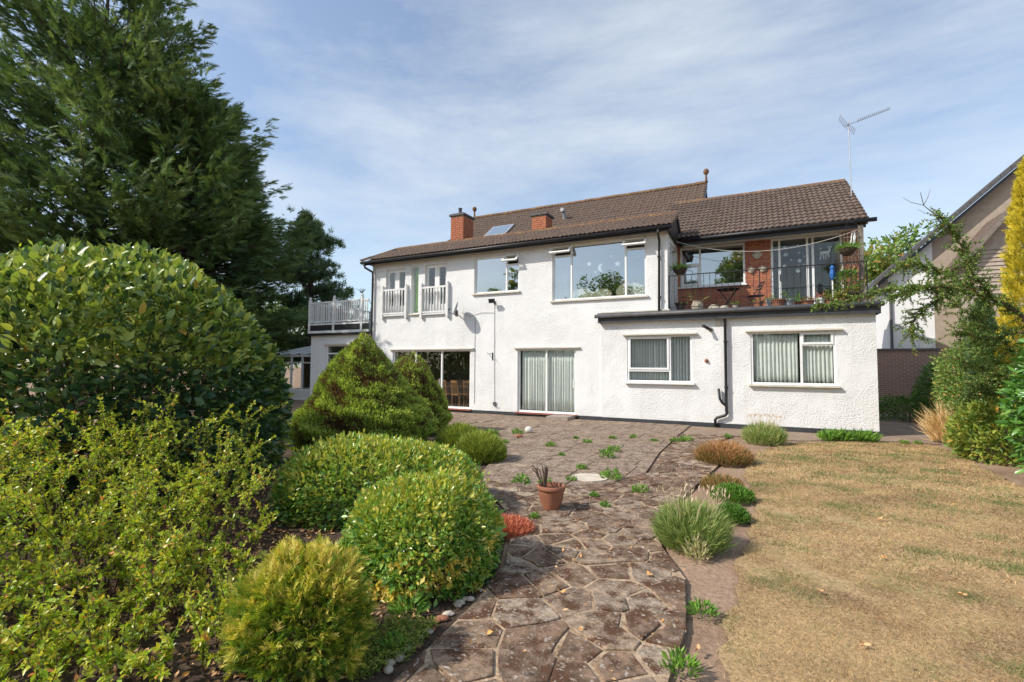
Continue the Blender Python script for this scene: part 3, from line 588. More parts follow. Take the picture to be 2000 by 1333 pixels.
# extension flat roof, fascia, gutter, downpipes
mb = MB(); mb.box(XE-.08, XR+.12, -.24, 2.0, 3.20, 3.30); mb.build('terrace_deck', 'gutter', H)
mb = MB(); mb.box(XE-.06, XR+.08, -.25, -.21, 3.0, 3.198); mb.box(XE-.06, XE-.02, -.21, -.002, 3.0, 3.198); mb.box(XR+.04, XR+.08, -.21, 6, 3.0, 3.198); mb.build('fascia', 'charcoal', H)
mb = MB(); mb.box(XE-.02, XR+.04, -.208, -.082, 3.05, 3.07); mb.build('soffit', 'whitepaint', H)
mb = MB(); mb.tube([(XE-.14, -.30, 3.20), (XR+.14, -.30, 3.23)], .058, 8); mb.build('gutter', 'gutter', H, smooth=True)
mb = MB(); mb.box(XE-.02, XW+.05, -.05, -.002, 3.30, 3.36); mb.build('flashing', 'cream', H)
mb = MB(); mb.tube([(-2.60, -.40, 5.66), (-2.60, -.40, 5.52), (-2.62, -.10, 5.38), (-2.63, -.08, 5.2), (-2.65, -.08, 3.3)], .037, 8)
for z in (4.9, 3.7): mb.tube([(-2.64, -.08, z), (-2.64, -.08, z+.05)], .05, 8)
mb.build('downpipe', 'black', H, smooth=True)
mb = MB(); mb.tube([(-.87, -.29, 3.18), (-.87, -.17, 3.02), (-.87, -.17, .50), (-.86, -.17, .42), (-.90, -.17, .36), (-1.12, -.17, .28), (-1.16, -.17, .22), (-1.16, -.17, .04)], .040, 8)
mb.tube([(-1.06, -.17, 1.08), (-1.03, -.17, .80), (-.98, -.17, .70), (-.88, -.17, .62)], .034, 8)
for z in (2.35, 1.1): mb.tube([(-.87, -.17, z), (-.87, -.17, z+.05)], .052, 8)
mb.build('downpipe', 'black', H, smooth=True)
mb = MB(); mb.tube([(-13.86, -.40, 5.66), (-13.84, -.36, 5.5), (-13.70, -.09, 5.36), (-13.69, -.08, 5.2), (-13.70, -.08, 3.1), (-13.72, -.08, .05)], .04, 8); mb.build('downpipe', 'black', H, smooth=True)
mb = MB(); mb.box(-1.13, -.98, -.12, -.081, 2.84, 2.98); mb.build('overflow_box', 'cream', H)

# brick recess wall behind the terrace: real bricks
wb1 = (-2.33, -.40, 4.28, 5.58); db = (.32, 2.16, 3.42, 5.60)
bw = wall(MB(), XW, XR, 3.3, 5.75, 2.008, .09, [wb1, db]).build('brick_wall', 'mortar', H)
bme = [MB().box(0, w, 0, .02, 0, .064).mesh('brick', 'brick') for w in (.215, .10)]
z = 3.31; r_ = 0
while z < 5.66:
    x = XW-.11*(r_ % 2)
    while x < XR-.02:
        a, b_ = max(x, XW+.003), min(x+.215, XR-.003); segs = [(a, b_)]
        for h in (wb1, db):
            if h[2]-.06 < z < h[3]:
                ns = []
                for s, e in segs:
                    if e <= h[0] or s >= h[1]: ns.append((s, e)); continue
                    if s < h[0]: ns.append((s, h[0]))
                    if e > h[1]: ns.append((h[1], e))
                segs = ns
        for s, e in segs:
            if e-s < .035: continue
            o = bpy.data.objects.new('brick', bme[0]); COL.objects.link(o); o.parent = bw; o.location = (s, 1.996+random.uniform(-.003, .003), z); o.scale.x = (e-s)/.215
        x += .226
    z += .0755; r_ += 1
wbo = window(wb1, 2.03, vm=((-1.72, wb1[2], wb1[3]),), hm=((5.02, wb1[0]+.05, -1.72),), sill='upvc', glass='coated')
mb = MB()
for q in ((-2.28, -2.22, 4.33, 5.0), (-1.80, -1.745, 4.33, 5.0), (-2.22, -1.80, 4.33, 4.39), (-2.22, -1.80, 4.94, 5.0)): mb.box(q[0], q[1], 2.005, 2.028, q[2], q[3])
mb.build('casement', 'upvc', wbo)
dbo = window(db, 2.03, fw_=.06, vm=((.55, db[2], db[3]), (1.28, db[2], db[3]), (1.42, db[2], db[3])), name='patio_door', sill='upvc'); MB().box(.54, .57, 2.0, 2.026, 4.3, 4.5).build('handle', 'black', dbo)
mb = MB(); mb.box(2.43, 2.55, 1.28, 1.40, 3.30, 5.58); mb.build('veranda_post', 'wood', H)
# terrace railing
rl = MB(); rl.box(-2.40, 2.42, .03, .055, 4.33, 4.355); rl.box(-2.40, 2.42, .035, .05, 3.40, 3.415); ro = rl.build('terrace_railing', 'iron', H)
bar = MB().box(-.006, .006, -.006, .006, 0, .91).mesh('railing_bar', 'iron'); nb = 30
for i in range(nb+1):
    o = bpy.data.objects.new('railing_bar', bar); COL.objects.link(o); o.parent = ro; o.location = (-2.38+4.78*i/nb, .0425, 3.416)
for x in (-2.38, 0, 2.40): MB().box(x-.012, x+.012, .056, .08, 3.30, 4.34).build('railing_post', 'iron', ro)
# left balcony above the low block
dk = MB(); dk.box(-17.25, XL-.05, -.10, 4, 2.95, 3.02); dk.build('balcony_deck', 'gutter', H)
mb = MB(); mb.box(-17.22, XL-.06, -.125, -.102, 3.0, 3.10); mb.box(-17.22, XL-.06, -.12, -.10, 3.34, 3.40); mb.build('balcony_board', 'whitepaint', H)
mb = MB(); mb.box(-17.2, XL-.07, -.098, -.08, 3.10, 3.34); mb.build('balcony_gap_strip', 'black', H)  # black strip filling the gap between the two white boards
mb = MB(); mb.tube([(-17.3, -.13, 2.94), (XL-.06, -.13, 2.95)], .045, 8); mb.build('gutter', 'black', H, smooth=True)
bl = MB(); bl.box(-17.2, XL-.1, -.10, -.04, 4.26, 4.32); bl.box(-17.2, XL-.1, -.10, -.05, 3.45, 3.50)
bl.box(-17.2, XL-.1, 3.6, 3.66, 4.26, 4.32); bl.box(-17.2, XL-.1, 3.6, 3.65, 3.45, 3.50); bl.box(-17.18, -17.13, -.04, 3.6, 4.26, 4.32); bl.box(-17.18, -17.13, -.04, 3.6, 3.45, 3.5); bo = bl.build('balcony_balustrade', 'whitepaint', H)
bar2 = MB().box(-.018, .018, -.018, .018, 0, .76).mesh('baluster', 'whitepaint')
for yy in (-.07, 3.63):
    for i in range(30):
        o = bpy.data.objects.new('baluster', bar2); COL.objects.link(o); o.parent = bo; o.location = (-17.05+3.1*i/29, yy, 3.5)
for i in range(24):
    o = bpy.data.objects.new('baluster', bar2); COL.objects.link(o); o.parent = bo; o.location = (-17.155, .08+3.4*i/23, 3.5)
for x, y in ((-17.16, -.07), (-15.75, -.07), (-14.22, -.07), (-17.16, 3.63), (-15.75, 3.63)):
    pp = MB(); pp.box(-.05, .05, -.05, .05, -.4, 1.0); pp.lathe([(.03, 0), (.055, .03), (.06, .07), (.03, .12), (.005, .14)], 10, (0, 0, 1.0)); pp.build('newel_post', 'whitepaint', bo, (x, y-.004, 3.42))
# door step, sills
MB().box(-5.95, -5.25, -.75, -.04, .02, .13).build('door_step', 'concrete', H)

# ------------------------------------------------------------------ things on and in the house
def curtain(x0, x1, y, z0, z1, label, mat='curtain', amp=.035, wl=.11, seed=0, name='curtain', cat='curtain', group=None):
    rg = np.random.default_rng(seed); n = max(24, int((x1-x0)/wl*8)); xs_ = np.linspace(x0, x1, n); ph = np.cumsum(rg.uniform(.15, 2.1, n))*2*np.pi/8
    rows = 6; V = []; zz = np.linspace(z1, z0, rows)
    for k, z in enumerate(zz):
        a = amp*(.5+.6*k/rows); V.append(np.stack([xs_-x0+.012*np.cos(ph*.7)*k/rows, a*np.sin(ph+.12*k*rg.normal(size=n)*.3), np.full(n, z-z0)], 1))
    V = np.concatenate(V); i = np.arange(n-1); F = np.concatenate([np.stack([r*n+i, r*n+i+1, (r+1)*n+i+1, (r+1)*n+i], 1) for r in range(rows-1)])
    me = npmesh(name, V, [F], mat); me.polygons.foreach_set('use_smooth', [True]*len(me.polygons)); o = link(name, me, None, (x0, y, z0)); md = o.modifiers.new('solid', 'SOLIDIFY'); md.thickness = .004
    return tag(o, label, cat, group)
curtain(-7.22, -6.35, .165, .22, 2.2, 'pale net curtain in the left pane of the curtained patio door', seed=1)
curtain(-6.30, -5.34, .165, .22, 2.2, 'pale net curtain in the right pane of the curtained patio door', seed=2)
curtain(-.18, .86, .055, 1.27, 2.57, 'pale net curtain in the wide pane of the extension window nearest the house corner', seed=3)
curtain(.95, 1.63, .055, 1.27, 2.57, 'pale net curtain behind the narrow pane with a top vent', seed=4)
curtain(-11.79, -11.55, .22, 3.66, 5.38, 'lime green curtain in the slim window between the two french doors', 'green_cloth', seed=5)
curtain(-5.98, -5.62, .30, 3.9, 5.2, 'dark blue patterned curtain at the side of the picture window', 'pattern', seed=6)
curtain(-12.98, -12.78, .35, 3.65, 5.3, 'pale curtain inside the french door by the house end', seed=7)
# vertical blinds
vb = thing('vertical_blind', (-2.68, .055, 1.27), 'pale vertical slat blind filling the extension window beside the downpipe', 'blind')
MB().box(-.88, .90, -.02, .02, 1.27, 1.30).build('head_rail', 'upvc', vb)
sl = MB().box(-.042, .042, -.0015, .0015, 0, 1.26).mesh('slat', 'blind')
for i in range(22):
    o = bpy.data.objects.new('slat', sl); COL.objects.link(o); o.parent = vb; o.location = (-.84+1.7*i/21, 0, .01); o.rotation_euler.z = math.radians(42+random.uniform(-5, 5))
# window stickers: stars and a moon
def star(r, n=5, k=.42): return [((r if i % 2 == 0 else r*k)*math.sin(math.pi*i/n), 0, (r if i % 2 == 0 else r*k)*math.cos(math.pi*i/n)) for i in range(2*n)]
def flat(name, poly, loc, label, cat, group=None, mat='sticker'): return tag(MB().prism(poly, (0, .002, 0)).build(name, mat, None, loc), label, cat, group)
for x, z, r in ((-4.84, 4.94, .10), (-3.93, 4.86, .11), (-4.13, 5.12, .05), (-3.30, 5.03, .05), (-4.63, 4.66, .045)):
    flat('star_sticker', star(r), (x, .108, z), ('large outlined white star' if r > .08 else 'tiny white star')+' stuck inside the large picture window', 'sticker', 'stars on the picture window')
moon = [(.13*math.sin(a), 0, .13*math.cos(a)) for a in np.linspace(.1, math.pi-.1, 10)]; moon = [(-x, 0, z) for x, _, z in moon]+[(.045-.085*math.sin(a), 0, .11*math.cos(a)) for a in np.linspace(math.pi-.35, .35, 8)]
flat('moon_sticker', moon, (-4.42, .108, 4.78), 'white crescent moon stuck inside the large picture window', 'sticker')
for i in range(15):
    x, z = ((.70, 5.32), (1.05, 5.36), (1.36, 5.32), (.72, 5.1), (1.07, 5.12), (.86, 4.93), (1.08, 4.88), (1.2, 5.0), (1.31, 4.86), (.68, 4.75), (1.06, 4.73), (1.19, 4.75), (1.03, 4.58), (1.62, 5.2), (1.85, 5.22))[i]
    flat('snowflake_sticker', star(.035+.035*((i*7) % 3 == 0), 6, .55), (x, 2.078, z), 'small white snowflake stuck on the terrace door glass', 'sticker', 'snowflakes on the terrace door')
deer = MB(); Y0 = .0
for poly in ([(-.10, .16), (.10, .17), (.14, .22), (.16, .30), (.12, .32), (.09, .25), (-.02, .24), (-.10, .25), (-.13, .22)], [(-.10, .17), (-.07, .17), (-.10, 0), (-.13, .0)], [(-.05, .165), (-.02, .165), (-.01, .02), (-.04, .0)], [(.06, .17), (.09, .17), (.13, .08), (.11, .03), (.09, .09)], [(.02, .165), (.05, .165), (.04, 0), (.02, 0)], [(.10, .30), (.12, .32), (.06, .42), (.08, .36)], [(.14, .32), (.16, .31), (.2, .42), (.17, .37)]):
    deer.prism([(x, 0, z) for x, z in poly], (0, .002, 0))
tag(deer.build('reindeer_sticker', 'sticker', None, (1.72, 2.078, 4.86)), 'white reindeer cut-out stuck on the terrace door glass', 'sticker')
# gauzy wing decorations on the picture window sill
for x, sc in ((-5.1, 1), (-4.45, .85), (-3.55, 1.25)):
    poly = [(.34*sc*math.cos(a)*(1+.15*math.sin(3*a)), 0, max(0, .36*sc*math.sin(a)*(1+.12*math.cos(2*a)))) for a in np.linspace(0, math.pi, 14)]
    tag(MB().prism(poly, (0, .02, 0)).build('gauze_wing', 'gauze', None, (x, .2, 3.86)), ('largest' if sc > 1 else 'smallest' if sc < 1 else 'middle sized')+' cream gauze wing shape standing on the picture window sill', 'decoration', 'gauze wings on the picture window sill')
# dining chairs and table behind the patio door
def dchair(x, y, rz, label):
    t_ = thing('dining_chair', (x, y, .14), label, 'chair', 'dining chairs behind the patio door', rz)
    for sx in (-1, 1):
        MB().tube([(.19*sx, -.19, 0), (.19*sx, -.18, .45)], .018).build('leg', 'chairwood', t_); MB().tube([(.18*sx, .19, 0), (.19*sx, .19, .45), (.17*sx, .26, .98)], .018).build('leg', 'chairwood', t_)
    MB().box(-.21, .21, -.21, .21, .44, .475).build('seat', 'chairwood', t_); MB().hexa([(-.19, .235, .9), (.19, .235, .9), (.19, .262, .9), (-.19, .262, .9), (-.19, .25, .99), (.19, .25, .99), (.19, .275, .99), (-.19, .275, .99)]).build('top_rail', 'chairwood', t_)
    for k in range(5): MB().tube([(-.13+.065*k, .195, .47), (-.13+.065*k, .245, .91)], .008, 5).build('spindle', 'chairwood', t_)
dchair(-10.1, .75, math.pi-.3, 'wooden spindle back dining chair turned slightly inside the patio door'); dchair(-9.72, .95, math.pi+.1, 'wooden spindle back dining chair at the table end inside the patio door'); dchair(-10.9, 1.0, math.pi, 'wooden spindle back dining chair deeper in behind the patio door')
tb = thing('dining_table', (-10.3, 1.7, .14), 'wooden dining table in the room behind the patio door', 'table'); MB().box(-.9, .9, -.42, .42, .72, .76).build('table_top', 'chairwood', tb)
for sx in (-1, 1):
    for sy in (-1, 1): MB().tube([(.82*sx, .36*sy, 0), (.82*sx, .36*sy, .72)], .03).build('leg', 'chairwood', tb)
# satellite dish
sd_ = thing('satellite_dish', (-9.78, 0, 3.57), 'grey satellite dish on a bracket on the white front wall', 'satellite dish')
mb = MB(); mb.box(-.05, .05, -.03, -.002, -.10, .10); mb.build('wall_plate', 'charcoal', sd_)
mb = MB(); mb.tube([(0, -.03, 0), (.10, -.22, 0), (.22, -.34, .02), (.22, -.34, .14)], .02); mb.build('bracket_arm', 'charcoal', sd_)
dn = Vector((-.80, -.50, .33)).normalized(); q = dn.to_track_quat('Z', 'Y').to_matrix().to_4x4()
prof = [(.0, .0), (.09, .006), (.18, .025), (.24, .048), (.245, .05), (.24, .042), (.18, .018), (.09, -.002), (0, -.008)]
dsh = MB().lathe(prof, 22).build('dish', 'lead', sd_, smooth=True); dsh.matrix_local = Matrix.Translation((.26, -.38, .10)) @ q @ Matrix.Diagonal((1, 1.08, 1, 1))
MB().tube([(.26, -.40, -.12), (.06, -.56, -.04), (.03, -.56, .06)], .012).build('feed_arm', 'charcoal', sd_); MB().tube([(.03, -.56, .06), (.09, -.52, .09)], .028, 8).build('receiver_head', 'charcoal', sd_)
# floodlight with cable
fl = thing('floodlight', (-8.20, 0, 3.86), 'small black floodlight under the first floor window with a cable below', 'floodlight')
mb = MB(); mb.box(-.03, .03, -.03, -.002, -.05, .05); mb.tube([(0, -.03, 0), (0, -.14, .02)], .012); mb.build('bracket', 'black', fl)
o = MB().hexa([(-.11, -.10, -.06), (.11, -.10, -.06), (.09, .0, -.05), (-.09, .0, -.05), (-.11, -.10, .09), (.11, -.10, .09), (.09, 0, .07), (-.09, 0, .07)]).build('lamp_head', 'black', fl, (0, -.15, .05)); o.rotation_euler.x = .35; MB().box(-.095, .095, -.106, -.101, -.045, .075).build('lens', 'glass', o)
cable = MB().tube([(-8.20, -.012, 3.82), (-8.19, -.012, 2.2), (-8.18, -.014, 1.0), (-8.17, -.012, .42)], .006, 5); cable.tube([(-8.20, -.012, 3.5), (-8.7, -.012, 3.53), (-9.2, -.014, 3.42), (-9.55, -.02, 3.58)], .005, 5); cable.tube([(-8.98, -.012, 3.4), (-8.98, -.012, .35)], .006, 5); cable.tube([(-8.17, -.012, .36), (-8.1, -.03, .24), (-7.98, -.02, .26)], .006, 5)
tag(cable.build('wall_cable', 'gutter'), 'thin grey cable running down the white wall from the floodlight', 'cable')
tag(MB().box(-.05, .05, -.05, -.002, -.06, .06).build('socket_box', 'gutter', None, (-8.17, 0, .38)), 'small grey outdoor socket box low on the white wall', 'socket')
hk = MB(); hk.box(-.015, .015, -.02, -.002, -.12, .14); hk.tube([(0, -.02, .1), (-.04, -.24, .09), (-.06, -.27, .13)], .008, 5); hk.tube([(0, -.02, -.05), (-.03, -.2, .085)], .007, 5)
tag(hk.build('basket_bracket', 'iron', None, (-8.27, 0, 1.99)), 'black iron hanging bracket on the wall between the patio doors', 'bracket')
sc = thing('security_lamp', (-1.25, -.08, 2.72), 'dark bulkhead spot lamp on the extension wall left of the downpipe', 'lamp')
MB().lathe([(.06, 0), (.06, .03), (.03, .05)], 12).build('base', 'wood', sc).rotation_euler.x = math.pi/2
MB().tube([(0, -.05, 0), (-.05, -.12, .02), (-.13, -.22, .07), (-.17, -.27, .09)], [.03, .045, .04, .05], 10).build('lamp_head', 'black', sc)
tag(MB().lathe([(.05, 0), (.055, .02), (.03, .05), (.01, .08)], 9).build('rusty_fitting', 'terracotta', None, (-1.37, -.09, 1.85)), 'rusty old fitting on the extension wall between the windows', 'fitting').rotation_euler.x = math.pi/2
# tv aerial
an = thing('tv_aerial', (2.57, 3.1, 6.75), 'tall metal television aerial on a mast at the roof gable end', 'aerial')
MB().tube([(0, 0, -.6), (-.03, 0, 2.6)], .016).build('mast', 'galv', an); MB().tube([(-.16, 0, 2.42), (1.02, .05, 2.72)], .009).build('boom', 'galv', an)
for i in range(16):
    f = i/15; x = .22+.78*f; z = 2.42+(x+.16)/1.18*.3; MB().tube([(x, -.12+.03*f, z+.02), (x, .16-.03*f, z+.02)], .007, 4).build('element', 'galv', an)
rf = MB()
for k in range(6): rf.tube([(-.10-.03*k, -.22, 2.46+.05*k), (-.10-.03*k, .22, 2.46+.05*k)], .007, 4); rf.tube([(-.06+.035*k, -.22, 2.42-.045*k), (-.06+.035*k, .22, 2.42-.045*k)], .007, 4)
rf.build('reflector', 'galv', an)

# terrace furniture and pots -------------------------------------------------
def rosette(n, spread, h, L, Wd, mat, shape='diamond', seed=0, z0=0, up=.5, name='foliage'):
    rg = np.random.default_rng(seed); az = rg.uniform(0, 6.283, n); rad = np.sqrt(rg.uniform(0, 1, n))*spread
    P = np.stack([rad*np.cos(az), rad*np.sin(az), z0+h*rg.uniform(0, 1, n)*(1-.6*(rad/spread)**2)], 1)
    A = np.stack([np.cos(az)*(rad/spread+.3), np.sin(az)*(rad/spread+.3), up+rg.normal(0, .35, n)], 1)+rg.normal(0, .25, (n, 3))
    return leafset(P, A, rg.normal(0, .6, (n, 3))+np.array([0, 0, 1.]), L*rg.uniform(.6, 1.2, n), Wd*rg.uniform(.7, 1.2, n), np.clip(rg.normal(.5, .25, n), 0, 1), shape)
POT = [(.0, 0), (.62, 0), (.72, .2), (.85, .6), (.92, .82), (1.02, .83), (1.04, 1.0), (.93, 1.0), (.9, .85), (0, .84)]
def pot(x, y, z, r, h, label, mat='terracotta', plant=None, name='plant_pot', seed=0, group=None, prof=POT):
    t_ = thing(name, (x, y, z), label, 'plant pot', group)
    MB().lathe([(a*r, b_*h) for a, b_ in prof], 18).build('pot', mat, t_, smooth=False)
    if plant: link('plant', leafmesh('plant', [rosette(plant[1], r*1.1, plant[2], plant[3], plant[4], plant[0], seed=seed, z0=h*.84)], plant[0]), t_)['kind'] = 'stuff'
DZ = 3.303
pot(-2.12, .45, DZ, .15, .28, 'dark pot with pale rim at the wing corner of the terrace', 'basket', ('greenleaf', 40, .1, .08, .03), seed=1)
URN = [(0, 0), (.5, 0), (.85, .2), (1, .5), (.85, .78), (.65, .86), (.75, 1), (.62, 1), (.5, .86), (0, .8)]
pot(-1.64, .35, DZ, .17, .30, 'cream bulbous urn with tall dried stick on the terrace', 'paleclay', ('lavender', 14, .2, .3, .012), 'plant_urn', 2, prof=URN)
pot(-.04, .32, DZ, .14, .20, 'round orange terracotta bowl against the terrace railing', 'terracotta', ('weed', 20, .06, .08, .03), seed=3)
pot(.44, .32, DZ, .19, .22, 'wide terracotta pot with spiky seedling by the terrace door', 'terracotta', ('weed', 24, .2, .2, .02), seed=4)
pot(.70, .32, DZ, .11, .22, 'dark grey glazed pot on the terrace edge', 'lead', ('greenleaf', 20, .06, .06, .02), seed=5)
pot(1.14, .32, DZ, .16, .14, 'shallow terracotta bowl topped with brown succulents', 'terracotta', ('redheath', 180, .12, .05, .025), seed=6)
pot(1.42, .32, DZ, .12, .20, 'white square-shouldered pot with orange flowers on the terrace', 'upvc', ('sedum', 60, .2, .06, .03), seed=7)
pot(1.62, .32, DZ, .13, .14, 'terracotta pot of cream leaved plants beside the trellis', 'terracotta', ('yellowleaf', 160, .3, .09, .03), seed=8)
pot(.92, .55, DZ, .10, .16, 'small terracotta pot with a tuft set back from the terrace edge', 'terracotta', ('weed', 60, .2, .14, .02), seed=14)
pot(-.62, .30, DZ, .09, .14, 'little pale pot of trailing leaves under the bistro table', 'paleclay', ('greenleaf', 60, .1, .07, .03), seed=15)
pot(1.86, .26, DZ, .12, .15, 'terracotta pot of bright leaves in front of the blue bundle', 'terracotta', ('yellowleaf', 120, .22, .10, .035), seed=16)
pot(.22, .30, DZ, .08, .24, 'slim grey pot beside the wide terracotta pot', 'lead', ('weed', 30, .1, .1, .02), seed=17)
pot(2.07, .45, DZ, .24, .30, 'large dark wicker tub of green foliage at the veranda post', 'basket', ('greenleaf', 420, .75, .13, .035), seed=9)
for x, s, lab in ((-1.20, .17, 'pale rounded rock lying on the terrace beside the cream urn'), (-.92, .14, 'smaller pale rock lying on the terrace under the folding table')):
    v_ = MB().lathe([(.02, 0), (.95*s, .04*s), (s, .3*s), (.7*s, .75*s), (.3*s, 1.0*s), (.02, 1.02*s)], 9, flute=.08, nf=3); tag(v_.build('rock', 'paleclay', None, (x, .35, DZ)), lab, 'rock')
tbl = thing('bistro_table', (-.85, 1.1, DZ), 'dark folding bistro table on the terrace in front of the brick', 'table'); MB().lathe([(.32, 0), (.33, .01), (.33, .02), (.31, .03)], 20, (0, 0, .68)).build('table_top', 'iron', tbl)
for a, b_ in ((-.25, .25), (.25, -.25)):
    for y_ in (-.12, .12): MB().tube([(a, y_, 0), (b_, y_, .69)], .012, 5).build('leg', 'iron', tbl)
bc = thing('bistro_chair', (-.12, 1.05, DZ), 'dark folding metal chair beside the bistro table', 'chair', None, math.radians(-70))
MB().box(-.19, .19, -.19, .19, .43, .45).build('seat', 'iron', bc)
for sx in (-1, 1): MB().tube([(.18*sx, -.22, 0), (.18*sx, .20, .86)], .011, 5).build('leg', 'iron', bc); MB().tube([(.18*sx, .22, 0), (.18*sx, -.16, .44)], .011, 5).build('leg', 'iron', bc)
for z in (.62, .72, .82): MB().box(-.18, .18, .09+(z-.6)*.45, .105+(z-.6)*.45, z, z+.035).build('back_slat', 'iron', bc)
for i, (x, z, s, lab) in enumerate(((-.05, 5.14, .13, 'cream oval butterfly plaque high on the brick wall'), (-.23, 4.69, .1, 'cream butterfly wall planter nearer the terrace window'), (.08, 4.70, .1, 'cream butterfly wall planter nearer the terrace door'))):
    poly = [(s*math.cos(a)*(1+.12*math.cos(4*a)), 0, s*.85*math.sin(a)*(1-.1*math.cos(2*a))) for a in np.linspace(0, 2*math.pi, 17)[:-1]]
    tag(MB().prism(poly, (0, .05, 0)).prism([(p[0]*.6, -.02, p[2]*.6) for p in poly], (0, .03, 0)).build('wall_plaque', 'paleclay', None, (x, 1.94, z)), lab, 'plaque')
def basket(x, y, z, label, seed, top):
    t_ = thing('hanging_basket', (x, y, z), label, 'hanging basket'); MB().lathe([(.02, -.2), (.10, -.18), (.17, -.10), (.21, 0), (.19, 0), (.02, -.03)], 16).build('basket', 'basket', t_)
    link('plant', leafmesh('plant', [rosette(230, .2, .12, .22, .014, 'weed', 'blade', seed, -.02, .35)], 'weed'), t_)
    for a in (0, 2.1, 4.2): MB().tube([(.2*math.cos(a), .2*math.sin(a), 0), (0, 0, top)], .004, 4).build('chain', 'iron', t_)
    return t_
b1 = basket(-2.13, .5, 4.62, 'hanging basket of grassy leaves on the wing side wall', 1, .45); MB().tube([(-.28, 0, .5), (-.1, 0, .53), (0, 0, .45)], .01, 5).build('hook', 'iron', b1)
b2 = basket(2.08, .6, 4.82, 'larger hanging basket of feathery leaves beside the veranda post', 2, .72); MB().tube([(0, 0, .72), (.2, .3, .74), (.38, .66, .75)], .01, 5).build('hook', 'iron', b2)
ln = [Vector((-2.35, 1.1, 5.62)), Vector((2.42, 1.32, 5.46))]
pts = [ln[0].lerp(ln[1], s)+Vector((0, 0, -1.9*s*(1-s)))*.95 for s in np.linspace(0, 1, 17)]
tag(MB().tube(pts, .007, 5).build('washing_line', 'rope'), 'sagging pale washing line strung across the terrace', 'washing line')
tr_ = thing('trellis', (2.28, 1.2, DZ), 'twiggy wooden trellis panel with climbing stems at the terrace end', 'trellis')
for i in range(5): MB().box(-.18+.08*i, -.165+.08*i, .06, .075, 0, 2.1).build('upright_slat', 'wood', tr_)
for i in range(8): MB().box(-.20, .18, .045, .058, .2+.25*i, .22+.25*i).build('cross_slat', 'wood', tr_)
mb = MB()
for i in range(26):
    x, y, z = random.uniform(-.3, .15), random.uniform(-.05, .04), random.uniform(0, .7); p = [(x, y, z)]
    for k in range(6): x += random.gauss(0, .05); y += random.gauss(0, .02); z += .25*random.random()+.06; p.append((x, y, min(z, 2.2)))
    mb.tube(p, .006, 4)
mb.build('climbing_stems', 'twig', tr_)
tag(MB().lathe([(.02, 0), (.05, .04), (.07, .16), (.04, .27), (.06, .32), (.02, .38)], 9, flute=.15, nf=4).build('blue_cloth_bag', 'blue', None, (1.72, .5, 4.0)), 'bright blue cloth bundle tied above the flower tub', 'cloth')
tag(MB().tube([(0, 0, -.66), (0, 0, .35)], .02, 8).build('white_cane', 'upvc', None, (1.73, .56, DZ+.66)), 'white upright cane standing behind the blue cloth', 'cane')
fb = leafmesh('flower_bunch', [rosette(150, .22, .22, .09, .05, 'mound', 'diamond', 21)], 'glossleaf'); tag(link('flower_bunch', fb, None, (2.0, .45, 4.02)), 'bunch of dark leaves and pale flowers above the wicker tub', 'plant')
wc_ = thing('wind_chime', (2.30, .95, 4.98), 'white tube wind chime hanging by the veranda post', 'wind chime'); MB().lathe([(.06, 0), (.06, .02), (.01, .06)], 10, (0, 0, .3)).build('disc', 'wood', wc_)
for i in range(5): a = i*1.257; MB().tube([(.05*math.cos(a)-.02, .05*math.sin(a), .3-.0), (.05*math.cos(a)-.06, .05*math.sin(a), -.05*(i % 3))], .012, 6).build('chime_tube', 'upvc', wc_)
# parasol on left balcony
pa = thing('folded_parasol', (-15.7, .5, 3.02), 'folded grey parasol standing on the left balcony', 'parasol'); MB().tube([(0, 0, 0), (0, 0, 1.5)], .02).build('pole', 'galv', pa); MB().lathe([(.05, .35), (.16, .45), (.14, .9), (.08, 1.3), (.02, 1.48)], 14, flute=.12, nf=7).build('canopy', 'lead', pa)
tag(MB().tube([(-15.2+.55*math.cos(a), 1.1, 3.55+.98*math.sin(a)) for a in np.linspace(.1, math.pi-.1, 14)], .012, 5).build('arched_hoop', 'gutter'), 'thin metal garden hoop arching above the left balcony rail', 'hoop')
# conservatory
cv = thing('conservatory', (-18.7, 1.6, 0), 'white framed glass conservatory beyond the low left block', 'conservatory')
mb = MB(); mb.box(-3.2, 1.4, 0, .2, 0, .45); mb.box(-3.2, -3, .2, 3, 0, .45); mb.build('dwarf_wall', 'stucco', cv)
mb = MB()
for i in range(7): x = -3.2+.75*i; mb.box(x-.04, x+.04, .06, .14, .45, 2.1)
mb.box(-3.25, 1.4, .05, .15, .45, .52); mb.box(-3.25, 1.4, .05, .15, 1.75, 1.81); mb.box(-3.25, 1.4, .04, .16, 2.06, 2.16); mb.build('frame', 'upvc', cv)
for i in range(6): MB().box(-3.16+.75*i, -2.49+.75*i, .095, .105, .52, 2.06).build('pane', 'glass', cv)
for i in range(7): x = -3.2+.75*i; MB().hexa([(x-.03, .0, 2.16), (x+.03, .0, 2.16), (x+.03, 3, 2.75), (x-.03, 3, 2.75), (x-.03, 0, 2.22), (x+.03, 0, 2.22), (x+.03, 3, 2.81), (x-.03, 3, 2.81)]).build('glazing_bar', 'upvc', cv)
MB().hexa([(-3.2, .01, 2.17), (1.4, .01, 2.17), (1.4, 3, 2.76), (-3.2, 3, 2.76), (-3.2, .01, 2.18), (1.4, .01, 2.18), (1.4, 3, 2.77), (-3.2, 3, 2.77)]).build('roof_panel', 'glass', cv)
MB().box(-3.2, 1.4, 3.0, 3.1, 0, 2.75).build('rear_wall', 'beige', cv)

